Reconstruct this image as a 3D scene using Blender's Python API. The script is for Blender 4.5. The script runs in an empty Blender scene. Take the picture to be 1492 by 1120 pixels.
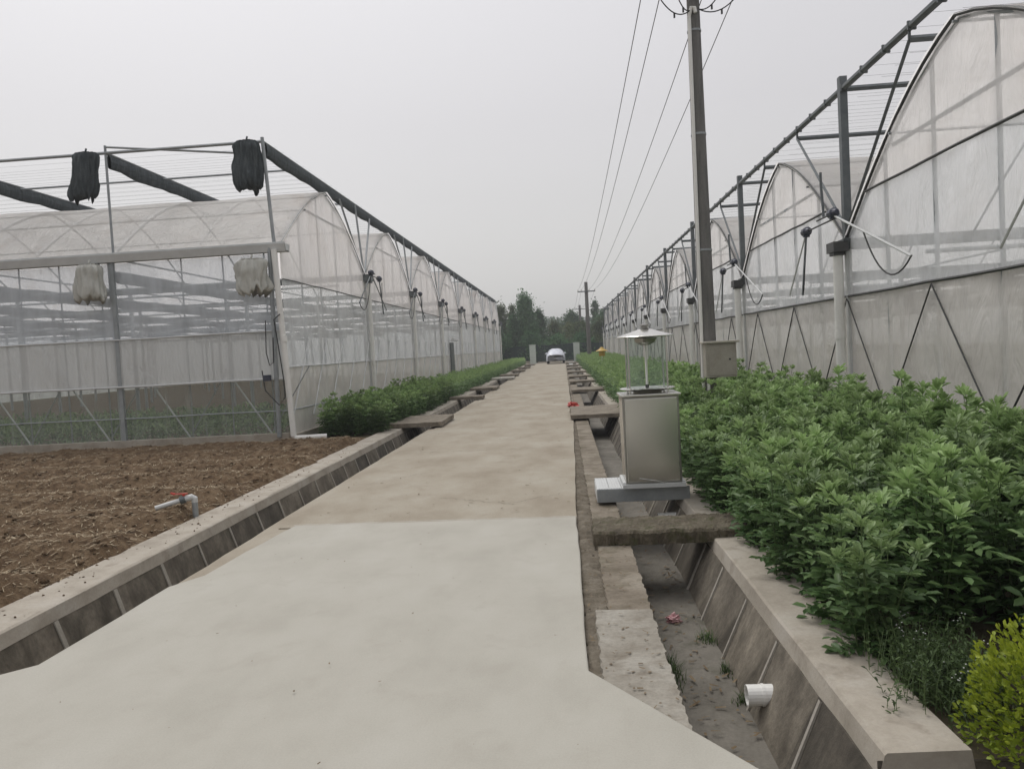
import bpy, math, random
import numpy as np
from mathutils import Vector, Matrix, noise
random.seed(7); RNG = np.random.default_rng(7)
S = bpy.context.scene; COL = S.collection
R = math.radians

# ---------------------------------------------------------------- camera
FPX, W0, H0PX, CAMH = 1130.0, 1492.0, 1120.0, 1.6
d = Vector((820-746, 560-505, FPX)).normalized()
roll = .055
u = Vector((-roll, 1, (roll*d.x-d.y)/d.z)).normalized()
r = u.cross(d)
if r.x < 0: r = -r
# rows: world X, Y, Z axes expressed in camera coords (x right, y up, z forward)
rows = [r, d, u]
cx = Vector((rows[0].x, rows[1].x, rows[2].x))
cy = Vector((rows[0].y, rows[1].y, rows[2].y))
cz = Vector((rows[0].z, rows[1].z, rows[2].z))
cam = bpy.data.cameras.new("camera"); cam_o = bpy.data.objects.new("camera", cam); COL.objects.link(cam_o)
cam_o.matrix_world = Matrix(((cx.x, cy.x, -cz.x, 0), (cx.y, cy.y, -cz.y, 0), (cx.z, cy.z, -cz.z, CAMH), (0, 0, 0, 1)))
cam.sensor_fit = 'HORIZONTAL'; cam.sensor_width = 36; cam.lens = 36*FPX/W0
cam.clip_start = .05; cam.clip_end = 5000
S.camera = cam_o

# ---------------------------------------------------------------- world: overcast sky
SUN_EL, SUN_AZ = R(58), R(-35)
w = bpy.data.worlds.new("World"); S.world = w; w.use_nodes = True
nt = w.node_tree; nt.nodes.clear()
N = nt.nodes.new; Lk = nt.links.new
out = N('ShaderNodeOutputWorld')
sky = N('ShaderNodeTexSky'); sky.sky_type = 'NISHITA'; sky.sun_disc = False
sky.sun_elevation = SUN_EL; sky.sun_rotation = SUN_AZ; sky.dust_density = 4; sky.air_density = 1.5
hs = N('ShaderNodeHueSaturation'); hs.inputs['Saturation'].default_value = .12
Lk(sky.outputs[0], hs.inputs['Color'])
bg1 = N('ShaderNodeBackground'); bg1.inputs[1].default_value = .05; Lk(hs.outputs[0], bg1.inputs[0])
tc = N('ShaderNodeTexCoord'); sp = N('ShaderNodeSeparateXYZ'); Lk(tc.outputs['Generated'], sp.inputs[0])
cr = N('ShaderNodeValToRGB'); Lk(sp.outputs[2], cr.inputs[0])
e = cr.color_ramp.elements
e[0].position = 0.0; e[0].color = (.41, .41, .395, 1)
e[1].position = 1.0; e[1].color = (.86, .85, .88, 1)
for p, c in ((.12, (.395, .388, .385)), (.28, (.375, .362, .375)), (.5, (.43, .42, .44))):
    k = e.new(p); k.color = (*c, 1)
nz = N('ShaderNodeTexNoise'); nz.inputs['Scale'].default_value = 1.6; nz.inputs['Detail'].default_value = 3
Lk(tc.outputs['Generated'], nz.inputs['Vector'])
mr = N('ShaderNodeMapRange'); mr.inputs[1].default_value = .3; mr.inputs[2].default_value = .7; mr.inputs[3].default_value = .965; mr.inputs[4].default_value = 1.035
Lk(nz.outputs[0], mr.inputs[0])
bg2 = N('ShaderNodeBackground'); Lk(cr.outputs[0], bg2.inputs[0]); Lk(mr.outputs[0], bg2.inputs[1])
ad = N('ShaderNodeAddShader'); Lk(bg1.outputs[0], ad.inputs[0]); Lk(bg2.outputs[0], ad.inputs[1]); Lk(ad.outputs[0], out.inputs[0])
sl = bpy.data.lights.new("sun", 'SUN'); sl.energy = 1.0; sl.angle = R(25); sl.color = (1, .97, .92)
so = bpy.data.objects.new("sun", sl); COL.objects.link(so)
sdir = Vector((math.sin(SUN_AZ)*math.cos(SUN_EL), math.cos(SUN_AZ)*math.cos(SUN_EL), math.sin(SUN_EL)))
so.rotation_euler = sdir.to_track_quat('Z', 'Y').to_euler(); so.location = (0, 0, 30)
S.view_settings.view_transform = 'Standard'; S.view_settings.look = 'None'
S.view_settings.exposure = .06; S.view_settings.gamma = 1
S.render.engine = 'CYCLES'
S.cycles.transparent_max_bounces = 40; S.cycles.max_bounces = 8; S.cycles.transmission_bounces = 6
S.cycles.use_denoising = True

# ---------------------------------------------------------------- helpers
class MB:
    def __init__(s): s.v = []; s.f = []; s.c = None
    def quad(s, a, b, c, d_): i = len(s.v); s.v += [a, b, c, d_]; s.f.append((i, i+1, i+2, i+3))
    def box(s, x0, x1, y0, y1, z0, z1):
        x0, x1 = sorted((x0, x1)); y0, y1 = sorted((y0, y1)); z0, z1 = sorted((z0, z1))
        i = len(s.v)
        s.v += [(x0,y0,z0),(x1,y0,z0),(x1,y1,z0),(x0,y1,z0),(x0,y0,z1),(x1,y0,z1),(x1,y1,z1),(x0,y1,z1)]
        for q in ((3,2,1,0),(4,5,6,7),(0,1,5,4),(1,2,6,5),(2,3,7,6),(3,0,4,7)): s.f.append(tuple(i+k for k in q))
        return s
    def tube(s, pts, rad, n=8, cap=True):
        pts = [Vector(p) for p in pts]; rads = rad if isinstance(rad, (list, tuple)) else [rad]*len(pts)
        base = len(s.v); prev = None
        for k, p in enumerate(pts):
            t = (pts[min(k+1, len(pts)-1)]-pts[max(k-1, 0)]).normalized()
            if prev is None:
                a = Vector((0, 0, 1)) if abs(t.z) < .9 else Vector((0, 1, 0)); a = (a-t*a.dot(t)).normalized()
            else: a = (prev-t*prev.dot(t)).normalized()
            prev = a; b = t.cross(a)
            for j in range(n):
                an = 2*math.pi*(j+.5)/n
                s.v.append(tuple(p+(a*math.cos(an)+b*math.sin(an))*rads[k]))
        for k in range(len(pts)-1):
            for j in range(n):
                s.f.append((base+k*n+j, base+k*n+(j+1) % n, base+(k+1)*n+(j+1) % n, base+(k+1)*n+j))
        if cap:
            s.f.append(tuple(base+j for j in reversed(range(n)))); s.f.append(tuple(base+(len(pts)-1)*n+j for j in range(n)))
        return s
    def lathe(s, c, prof, n=24):
        base = len(s.v)
        for (rr, z) in prof:
            for j in range(n):
                a = 2*math.pi*j/n; s.v.append((c[0]+rr*math.cos(a), c[1]+rr*math.sin(a), c[2]+z))
        for k in range(len(prof)-1):
            for j in range(n):
                s.f.append((base+k*n+j, base+k*n+(j+1) % n, base+(k+1)*n+(j+1) % n, base+(k+1)*n+j))
        return s
    def grid(s, fn, nu, nv):
        base = len(s.v)
        for i in range(nu+1):
            for j in range(nv+1): s.v.append(tuple(fn(i/nu, j/nv)))
        for i in range(nu):
            for j in range(nv):
                a = base+i*(nv+1)+j; s.f.append((a, a+nv+1, a+nv+2, a+1))
        return s
    def build(s, name, mat, parent=None, origin=(0, 0, 0), smooth=False, bevel=0):
        if parent is not None: origin = WO[parent.name]
        m = bpy.data.meshes.new(name); o3 = Vector(origin)
        m.from_pydata([tuple(Vector(p)-o3) for p in s.v], [], s.f); m.materials.append(mat)
        if smooth: m.shade_smooth()
        o = bpy.data.objects.new(name, m); COL.objects.link(o)
        if parent is not None: o.parent = parent
        else: o.location = origin
        if parent is None or True: WO[o.name] = tuple(origin)
        if bevel:
            b = o.modifiers.new('bevel', 'BEVEL'); b.width = bevel; b.segments = 2; b.limit_method = 'ANGLE'
        return o
WO = {}
def npmesh(name, V, Fq, mats, attr=None, parent=None, origin=(0, 0, 0), mi=None, uv=None):
    m = bpy.data.meshes.new(name); V = np.asarray(V, float)-np.array(origin)
    m.vertices.add(len(V)); m.vertices.foreach_set('co', V.ravel())
    F = np.asarray(Fq, int); n = F.shape[1]
    m.loops.add(F.size); m.loops.foreach_set('vertex_index', F.ravel())
    m.polygons.add(len(F)); m.polygons.foreach_set('loop_start', np.arange(len(F))*n)
    if mi is not None: m.polygons.foreach_set('material_index', np.asarray(mi, int))
    for mm in mats: m.materials.append(mm)
    m.update(calc_edges=True)
    if attr is not None:
        a = m.attributes.new('tone', 'FLOAT', 'POINT'); a.data.foreach_set('value', np.asarray(attr, float))
    o = bpy.data.objects.new(name, m); COL.objects.link(o)
    if parent is not None: o.parent = parent
    else: o.location = origin
    WO[o.name] = tuple(origin)
    return o
def thing(name, label, cat, loc, group=None):
    o = bpy.data.objects.new(name, None); COL.objects.link(o); o.location = loc; WO[o.name] = tuple(loc)
    o.empty_display_size = .2
    return tag(o, label, cat, group)
def tag(o, label, cat, group=None, kind=None):
    o['label'] = label
    if cat: o['category'] = cat
    if group: o['group'] = group
    if kind: o['kind'] = kind
    return o
def struct(o, label=None):
    o['kind'] = 'structure'
    if label: o['label'] = label
    return o

def leaf_array(C, D, Nn, L, Wd, tone, fold=.25):
    """oval folded leaflets: base C, direction D, normal Nn, length L, width Wd -> verts, quads, tone"""
    D = D/np.linalg.norm(D, axis=1, keepdims=True); Sx = np.cross(D, Nn); Sx /= np.linalg.norm(Sx, axis=1, keepdims=True)+1e-9; Nn = np.cross(Sx, D)
    L = L[:, None]; Wd = Wd[:, None]
    base = C; tip = C+D*L-Nn*L*.12
    def side(s_, t_, k): return C+D*L*t_+Sx*Wd*.5*s_*k+Nn*Wd*fold*k*.6
    V = np.stack([base, side(-1, .28, .92), side(-1, .76, .88), tip, side(1, .76, .88), side(1, .28, .92)], 1)
    n = len(C); i = np.arange(n)[:, None]*6
    F = np.concatenate([i+np.array([[0, 3, 2, 1]]), i+np.array([[0, 5, 4, 3]])])
    return V.reshape(-1, 3), F, np.repeat(tone, 6)
# ---------------------------------------------------------------- materials
def newmat(name):
    m = bpy.data.materials.new(name); m.use_nodes = True; t = m.node_tree; t.nodes.clear()
    o = t.nodes.new('ShaderNodeOutputMaterial'); return m, t, o
def noisecol(t, cols, scale, detail=6, rough=.6, stretch=None, dist=0, vec=None, lo=.3, hi=.7):
    c = t.nodes.new('ShaderNodeTexCoord'); v = c.outputs['Object']
    if stretch:
        mp = t.nodes.new('ShaderNodeMapping'); mp.inputs['Scale'].default_value = stretch; t.links.new(v, mp.inputs[0]); v = mp.outputs[0]
    n = t.nodes.new('ShaderNodeTexNoise'); n.inputs['Scale'].default_value = scale; n.inputs['Detail'].default_value = detail
    n.inputs['Roughness'].default_value = rough; n.inputs['Distortion'].default_value = dist; t.links.new(v, n.inputs['Vector'])
    rmp = t.nodes.new('ShaderNodeValToRGB'); t.links.new(n.outputs[0], rmp.inputs[0]); el = rmp.color_ramp.elements
    el[0].position = lo; el[1].position = hi; el[0].color = (*cols[0], 1); el[1].color = (*cols[-1], 1)
    for i, cc in enumerate(cols[1:-1]):
        k = el.new(lo+(hi-lo)*(i+1)/(len(cols)-1)); k.color = (*cc, 1)
    return rmp.outputs[0], n.outputs[0]
def mixc(t, a, b, fac, mode='MIX'):
    m = t.nodes.new('ShaderNodeMix'); m.data_type = 'RGBA'; m.blend_type = mode
    for sock, val in ((m.inputs[0], fac), (m.inputs[6], a), (m.inputs[7], b)):
        if hasattr(val, 'is_output') or hasattr(val, 'links'): t.links.new(val, sock)
        elif isinstance(val, tuple): sock.default_value = (*val, 1)
        else: sock.default_value = val
    return m.outputs[2]
def surf(name, cols, scale=4, rough=.8, bump=.2, bscale=40, metal=0, stretch=None, fine=.25, spec=.5, stains=None, bdist=.01):
    """mottled surface: large noise between cols, fine grain multiplied, bump; stains=(color, scale, lo, hi)"""
    m, t, o = newmat(name); b = t.nodes.new('ShaderNodeBsdfPrincipled'); t.links.new(b.outputs[0], o.inputs[0])
    c, _ = noisecol(t, cols, scale, stretch=stretch)
    if fine:
        g, _ = noisecol(t, [(1-fine,)*3, (1.0,)*3], bscale, detail=8, rough=.7, lo=.25, hi=.65); c = mixc(t, c, g, 1.0, 'MULTIPLY')
    if stains:
        k, f = noisecol(t, [(0, 0, 0), (1, 1, 1)], stains[1], detail=9, rough=.65, lo=stains[2], hi=stains[3], stretch=stains[4] if len(stains) > 4 else None, dist=.4)
        c = mixc(t, c, stains[0], k)
    t.links.new(c, b.inputs['Base Color']); b.inputs['Roughness'].default_value = rough; b.inputs['Metallic'].default_value = metal
    b.inputs['Specular IOR Level'].default_value = spec
    if bump:
        _, f = noisecol(t, [(0, 0, 0), (1, 1, 1)], bscale, detail=8, rough=.7)
        bm = t.nodes.new('ShaderNodeBump'); bm.inputs['Strength'].default_value = bump; bm.inputs['Distance'].default_value = bdist
        t.links.new(f, bm.inputs['Height']); t.links.new(bm.outputs[0], b.inputs['Normal'])
    return m
def film(name, transp, tint=(.86, .87, .86), var=.12, stretch=(3, 3, .5), gloss=.35, scale=1.2, transl=.55, body=(.75, .75, .74), dirt=.2):
    m, t, o = newmat(name)
    _, f = noisecol(t, [(0, 0, 0), (1, 1, 1)], scale, detail=5, rough=.6, stretch=stretch, dist=.3)
    mrr = t.nodes.new('ShaderNodeMapRange'); t.links.new(f, mrr.inputs[0]); mrr.inputs[1].default_value = .3; mrr.inputs[2].default_value = .7
    mrr.inputs[3].default_value = transp-var; mrr.inputs[4].default_value = transp+var
    tr = t.nodes.new('ShaderNodeBsdfTransparent'); tr.inputs[0].default_value = (*tint, 1)
    tl = t.nodes.new('ShaderNodeBsdfTranslucent'); tl.inputs[0].default_value = (*body, 1)
    p = t.nodes.new('ShaderNodeBsdfPrincipled'); p.inputs['Base Color'].default_value = (*[x*.9 for x in body], 1); p.inputs['Roughness'].default_value = gloss
    m1 = t.nodes.new('ShaderNodeMixShader'); m1.inputs[0].default_value = transl; t.links.new(p.outputs[0], m1.inputs[1]); t.links.new(tl.outputs[0], m1.inputs[2])
    m2 = t.nodes.new('ShaderNodeMixShader'); t.links.new(mrr.outputs[0], m2.inputs[0]); t.links.new(m1.outputs[0], m2.inputs[1]); t.links.new(tr.outputs[0], m2.inputs[2])
    dc, _ = noisecol(t, [body, tuple(x*k for x, k in zip(body, (.80, .74, .69)))], .55, detail=6, rough=.6, stretch=(1, 1, .45), dist=1.2, lo=.52, hi=.80)
    dm = mixc(t, body, dc, min(1, dirt*2)); t.links.new(dm, tl.inputs[0]); t.links.new(dm, p.inputs['Base Color'])
    t.links.new(m2.outputs[0], o.inputs[0])
    _, f2 = noisecol(t, [(0, 0, 0), (1, 1, 1)], 3.0, detail=4, stretch=(1, 1, .35), dist=1.0)
    bm = t.nodes.new('ShaderNodeBump'); bm.inputs['Strength'].default_value = .8; bm.inputs['Distance'].default_value = .08
    t.links.new(f2, bm.inputs['Height']); t.links.new(bm.outputs[0], p.inputs['Normal']); t.links.new(bm.outputs[0], tl.inputs['Normal'])
    return m
def leafmat(name, dark, light, rough=.5, transl=.25, spec=.35):
    m, t, o = newmat(name); p = t.nodes.new('ShaderNodeBsdfPrincipled'); a = t.nodes.new('ShaderNodeAttribute'); a.attribute_name = 'tone'
    rp = t.nodes.new('ShaderNodeValToRGB'); t.links.new(a.outputs['Fac'], rp.inputs[0]); rp.color_ramp.elements[0].color = (*dark, 1); rp.color_ramp.elements[1].color = (*light, 1)
    oi = t.nodes.new('ShaderNodeObjectInfo'); hv = t.nodes.new('ShaderNodeHueSaturation'); t.links.new(rp.outputs[0], hv.inputs['Color'])
    mr_ = t.nodes.new('ShaderNodeMapRange'); t.links.new(oi.outputs['Random'], mr_.inputs[0]); mr_.inputs[3].default_value = .72; mr_.inputs[4].default_value = 1.22
    t.links.new(mr_.outputs[0], hv.inputs['Value']); t.links.new(hv.outputs[0], p.inputs['Base Color'])
    p.inputs['Roughness'].default_value = rough; p.inputs['Specular IOR Level'].default_value = spec
    tl = t.nodes.new('ShaderNodeBsdfTranslucent'); t.links.new(hv.outputs[0], tl.inputs[0])
    mx = t.nodes.new('ShaderNodeMixShader'); mx.inputs[0].default_value = transl; t.links.new(p.outputs[0], mx.inputs[1]); t.links.new(tl.outputs[0], mx.inputs[2])
    t.links.new(mx.outputs[0], o.inputs[0]); return m

M = {}
def cellvar(m, size, off, lo=.7, hi=1.3):
    t = m.node_tree; b = next(n for n in t.nodes if n.type == 'BSDF_PRINCIPLED'); src = b.inputs['Base Color'].links[0].from_socket
    c = t.nodes.new('ShaderNodeTexCoord'); sx = t.nodes.new('ShaderNodeSeparateXYZ'); t.links.new(c.outputs['Object'], sx.inputs[0])
    ma = t.nodes.new('ShaderNodeMath'); ma.operation = 'SUBTRACT'; t.links.new(sx.outputs[1], ma.inputs[0]); ma.inputs[1].default_value = off
    mb_ = t.nodes.new('ShaderNodeMath'); mb_.operation = 'DIVIDE'; t.links.new(ma.outputs[0], mb_.inputs[0]); mb_.inputs[1].default_value = size
    fl = t.nodes.new('ShaderNodeMath'); fl.operation = 'FLOOR'; t.links.new(mb_.outputs[0], fl.inputs[0])
    wn = t.nodes.new('ShaderNodeTexWhiteNoise'); wn.noise_dimensions = '1D'; t.links.new(fl.outputs[0], wn.inputs['W'])
    mr2 = t.nodes.new('ShaderNodeMapRange'); t.links.new(wn.outputs['Value'], mr2.inputs[0]); mr2.inputs[3].default_value = lo; mr2.inputs[4].default_value = hi
    cc = t.nodes.new('ShaderNodeCombineColor'); [t.links.new(mr2.outputs[0], cc.inputs[i]) for i in range(3)]
    o2 = mixc(t, src, cc.outputs[0], 1.0, 'MULTIPLY'); t.links.new(o2, b.inputs['Base Color'])
M['new_concrete'] = surf('new_concrete', [(.365, .347, .297), (.405, .386, .333), (.432, .415, .363)], 2.0, .85, .2, 110, fine=.15, stretch=(1, .6, 1), stains=((.335, .312, .265), 3.2, .55, .85))
M['old_concrete'] = surf('old_concrete', [(.275, .232, .172), (.345, .304, .236), (.40, .366, .298)], 1.3, .9, .35, 70, fine=.28, stretch=(1, .55, 1), stains=((.235, .195, .145), 2.6, .54, .85))
M['shelf_concrete'] = surf('shelf_concrete', [(.13, .105, .075), (.22, .185, .14), (.31, .275, .22)], 2.2, .95, .4, 40, fine=.35, stains=((.10, .085, .05), 3.5, .48, .7))
M['pale_shelf'] = surf('pale_shelf', [(.23, .205, .165), (.315, .29, .243), (.375, .352, .305)], 3, .9, .4, 45, fine=.3, stains=((.17, .145, .11), 7, .5, .72))
M['coping'] = surf('coping_concrete', [(.29, .255, .205), (.38, .34, .28), (.42, .385, .33)], 3, .9, .25, 50, fine=.18, stains=((.17, .14, .105), 4, .55, .8))
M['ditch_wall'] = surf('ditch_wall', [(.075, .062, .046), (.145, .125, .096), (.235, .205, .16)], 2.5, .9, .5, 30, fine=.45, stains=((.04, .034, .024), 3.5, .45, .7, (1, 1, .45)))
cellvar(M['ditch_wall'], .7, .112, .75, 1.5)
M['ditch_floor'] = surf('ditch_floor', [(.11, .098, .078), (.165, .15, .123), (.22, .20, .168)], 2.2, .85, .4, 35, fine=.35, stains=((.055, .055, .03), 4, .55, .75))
M['mortar'] = surf('mortar', [(.30, .275, .23), (.40, .37, .32)], 8, .9, .2, 60)
M['slab'] = surf('bridge_slab', [(.15, .125, .095), (.23, .195, .15), (.29, .255, .20)], 4, .95, .4, 45, fine=.35, stains=((.10, .085, .06), 6, .5, .75))
M['mossy'] = surf('mossy_slab', [(.10, .08, .055), (.17, .142, .098), (.235, .205, .15)], 7, .95, .9, 40, fine=.55, stains=((.085, .082, .04), 9, .5, .65), bdist=.03)
M['pale_slab'] = surf('pale_slab', [(.38, .36, .31), (.45, .43, .38)], 4, .9, .3, 45)
M['soil'] = surf('soil', [(.10, .064, .038), (.18, .122, .074), (.27, .195, .122)], 7, 1, .9, 55, fine=.5, spec=.1, bdist=.03)
M['bed_soil'] = surf('bed_soil', [(.07, .05, .03), (.13, .095, .06)], 1.2, 1, .5, 20, fine=.3, spec=.1)
M['straw'] = surf('straw', [(.18, .135, .08), (.28, .22, .14), (.42, .35, .235)], 5, .9, 0, fine=0)
M['ground'] = surf('ground', [(.06, .055, .035), (.10, .085, .055), (.12, .10, .07)], 1.5, 1, .6, 20, fine=.4, spec=.1)
M['dirt'] = surf('dirt', [(.14, .118, .088), (.25, .22, .175)], 6, 1, .8, 50, fine=.5, spec=.1)
M['crack'] = surf('crack', [(.09, .075, .058), (.15, .13, .10)], 8, .95, 0)
M['pale_edge'] = surf('pale_edge', [(.42, .41, .38), (.50, .49, .46)], 8, .95, 0)
M['litter'] = surf('litter', [(.07, .045, .025), (.16, .115, .065), (.26, .20, .13)], 9, .95, 0)
M['galv'] = surf('galvanised', [(.26, .28, .29), (.36, .38, .385)], 5, .45, .05, 60, metal=.35, fine=.12)
M['galv_dark'] = surf('dark_steel', [(.10, .115, .12), (.16, .175, .18)], 5, .5, .05, 60, metal=.3, fine=.15)
M['clip'] = surf('black_clip', [(.035, .037, .036), (.06, .06, .058)], 5, .5, 0)
M['pvc'] = surf('white_pvc', [(.72, .71, .67), (.80, .79, .75)], 3, .4, .03, 40, fine=.08, stains=((.42, .38, .30), 4, .6, .85, (1, 1, .3)))
M['alu'] = surf('aluminium', [(.52, .53, .52), (.62, .63, .62)], 4, .5, .04, 60, metal=.1, fine=.1)
M['net'] = surf('black_net', [(.03, .038, .042), (.055, .068, .074), (.10, .115, .12)], 6, .9, .7, 50, fine=.4, stretch=(3, 3, .6), bdist=.02)
M['net_inner'] = surf('inner_net', [(.04, .045, .05), (.09, .10, .105)], 6, .9, .3, 50)
M['film_bundle'] = surf('bunched_film', [(.42, .42, .38), (.55, .55, .5)], 6, .5, .6, 30, stretch=(3, 3, .5), fine=.15)
M['film_roof'] = film('roof_film', .17, var=.06, dirt=.5, stretch=(1.2, .5, .5), transl=.78, body=(.97, .945, .925), tint=(.95, .95, .94))
M['film_gable'] = film('gable_film', .28, var=.12, transl=.46, body=(.98, .965, .95), tint=(.97, .96, .94), stretch=(1.5, 1.5, .6))
M['film_gable_left'] = film('left_gable_film', .16, var=.08, transl=.46, body=(.99, .96, .94), tint=(.97, .96, .94), stretch=(1.5, 1.5, .6), dirt=.25)
M['film_mid'] = film('wall_film', .30, var=.16, transl=.42, body=(.93, .95, .96), stretch=(1.2, 1.2, .7), tint=(.93, .95, .96), gloss=.3)
M['film_mid_left'] = film('left_wall_film', .36, var=.16, transl=.4, body=(.93, .95, .95), gloss=.25, stretch=(1, 1, .8), tint=(.92, .94, .95))
M['film_low'] = film('low_wall_film', .20, var=.12, transl=.35, body=(.80, .775, .73), gloss=.28, stretch=(.8, .8, 1.2))
M['film_front'] = film('front_roll_film', .20, var=.10, transl=.4, body=(.63, .64, .63), stretch=(5, 1, .25), gloss=.3)
M['film_clear'] = film('clear_film', .66, var=.10, transl=.4, body=(.45, .48, .45), tint=(.84, .87, .85), stretch=(5, 1, .3), gloss=.25)
M['insect_net'] = film('insect_net', .40, tint=(.92, .94, .96), var=.10, transl=.45, body=(.74, .78, .82), gloss=.6)
M['black'] = surf('black_rubber', [(.015, .015, .015), (.03, .03, .03)], 5, .6, 0)
M['blue_motor'] = surf('motor_paint', [(.03, .035, .06), (.06, .065, .09)], 8, .4, .1, 40)
M['pole'] = surf('pole_concrete', [(.10, .10, .095), (.16, .155, .145), (.20, .19, .18)], 3, .9, .35, 60, stretch=(4, 4, .4), fine=.3)
M['wire'] = surf('wire', [(.05, .05, .05), (.08, .08, .08)], 5, .6, 0)
M['box_paint'] = surf('meter_box_paint', [(.29, .265, .22), (.36, .335, .285)], 4, .55, .08, 30, fine=.15, stains=((.20, .16, .11), 4, .62, .8, (1, 1, .3)))
M['box_lid'] = surf('meter_box_lid', [(.42, .39, .32), (.52, .49, .42)], 4, .55, .05, 30)
M['pillar'] = surf('pillar_white', [(.50, .55, .49), (.62, .66, .60)], 2, .8, .1, 20)
M['cover'] = surf('car_cover', [(.50, .52, .58), (.68, .70, .76)], 3, .35, .5, 6, metal=.1, fine=.1, bdist=.05)
M['tyre'] = surf('tyre', [(.02, .02, .02), (.035, .035, .035)], 5, .8, .1)
M['steel'] = surf('brushed_steel', [(.62, .61, .57), (.72, .71, .67)], 1.6, .20, .04, 70, metal=.9, stretch=(1, 1, .2), fine=.08)
M['steel_dark'] = surf('steel_edge', [(.34, .33, .30), (.42, .41, .38)], 3, .3, .05, 60, metal=.85)
M['white_metal'] = surf('white_metal', [(.50, .50, .48), (.60, .60, .58)], 3, .4, .03, 40)
M['yellow'] = surf('yellow_plastic', [(.42, .26, .03), (.55, .36, .05)], 5, .5, 0)
M['red'] = surf('red_plastic', [(.42, .03, .02), (.6, .06, .04)], 8, .4, .1)
M['pink'] = surf('pink_wrapper', [(.42, .16, .18), (.62, .40, .40)], 20, .4, .4)
M['fence'] = surf('green_net_fence', [(.012, .03, .028), (.022, .045, .04)], 3, .9, .3, 20, stretch=(3, 3, .4))
M['bark'] = surf('bark', [(.05, .04, .028), (.10, .08, .06)], 6, .95, .6, 30)
M['stem'] = surf('green_stem', [(.06, .10, .03), (.10, .15, .05)], 6, .6, 0)
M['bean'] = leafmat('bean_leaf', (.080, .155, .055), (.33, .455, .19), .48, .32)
M['tree'] = leafmat('tree_leaf', (.035, .095, .045), (.12, .23, .095), .7, .2)
M['olive'] = leafmat('olive_leaf', (.055, .085, .035), (.15, .20, .085), .7, .2)
M['lime'] = leafmat('lime_leaf', (.05, .085, .03), (.16, .19, .075), .7, .2)
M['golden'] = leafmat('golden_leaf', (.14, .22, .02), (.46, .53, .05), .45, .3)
M['weed'] = leafmat('weed_leaf', (.035, .065, .02), (.12, .19, .06), .6, .3)
m, t, o = newmat('clear_panel'); g = t.nodes.new('ShaderNodeBsdfPrincipled'); g.inputs['Base Color'].default_value = (.75, .8, .78, 1); g.inputs['Roughness'].default_value = .08
tr = t.nodes.new('ShaderNodeBsdfTransparent'); tr.inputs[0].default_value = (.86, .9, .88, 1); mx = t.nodes.new('ShaderNodeMixShader'); mx.inputs[0].default_value = .90
t.links.new(g.outputs[0], mx.inputs[1]); t.links.new(tr.outputs[0], mx.inputs[2]); t.links.new(mx.outputs[0], o.inputs[0]); M['panel'] = m

# ---------------------------------------------------------------- setting: ground with two trenches
YN, YF = -8.0, 86.0
BIG = 900.0
b = MB()
Z0 = -.03
b.quad((-BIG, YF, Z0), (BIG, YF, Z0), (BIG, BIG*1.5, Z0), (-BIG, BIG*1.5, Z0))          # far
b.quad((-BIG, -200, Z0), (BIG, -200, Z0), (BIG, YN, Z0), (-BIG, YN, Z0))
b.quad((-BIG, YN, Z0), (-3.80, YN, Z0), (-3.80, YF, Z0), (-BIG, YF, Z0))
b.quad((1.30, 2.93, Z0), (BIG, 2.93, Z0), (BIG, YF, Z0), (1.30, YF, Z0))
b.quad((1.95, YN, Z0-.1), (BIG, YN, Z0-.1), (BIG, 2.93, Z0-.1), (1.95, 2.93, Z0-.1))
b.quad((-3.0, YN, -.10), (.42, YN, -.10), (.42, YF, -.10), (-3.0, YF, -.10))
struct(b.build('ground', M['ground']))
def wobble(poly, amp=.006):
    return poly
def slab_poly(name, pts, z1, z0, mat, sub=.25, jit=.006, bev=.006):
    # subdivided outline with small jitter so the edges are not ruler straight
    P = []
    for i in range(len(pts)):
        a = Vector(pts[i]); c = Vector(pts[(i+1) % len(pts)]); L = (c-a).length; n = max(1, int(L/sub))
        for k in range(n):
            p = a.lerp(c, k/n)
            if k: p = p+Vector((random.uniform(-jit, jit), random.uniform(-jit, jit)))
            P.append(p)
    bb = MB(); n = len(P)
    bb.v = [(p.x, p.y, z1) for p in P]+[(p.x, p.y, z0) for p in P]
    bb.f = [tuple(range(n)), tuple(reversed(range(n, 2*n)))]+[(i, n+i, n+(i+1) % n, (i+1) % n) for i in range(n)]
    o = bb.build(name, mat, bevel=bev); return o
# old road, new slab
struct(slab_poly('road', [(-2.86, 7.33), (.05, 7.27), (.15, 17), (.20, 84), (-2.86, 84)], -.012, -.2, M['old_concrete'], .5, .008), 'worn brownish concrete farm road')
struct(slab_poly('pavement', [(.046, 7.262), (-2.70, 7.36), (-2.80, 6.4), (-2.84, 5.72), (-2.985, 5.45), (-2.99, 4.5), (-3.0, 4.05), (-3.2, 3.86), (-3.62, 3.72), (-4.2, 3.3), (-4.2, -8), (2.4, -8), (2.0, 1.2), (.654, 2.855), (.046, 3.78)], 0, -.13, M['new_concrete'], .3, .007, .01), 'newly poured pale concrete slab in the foreground')
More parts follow.
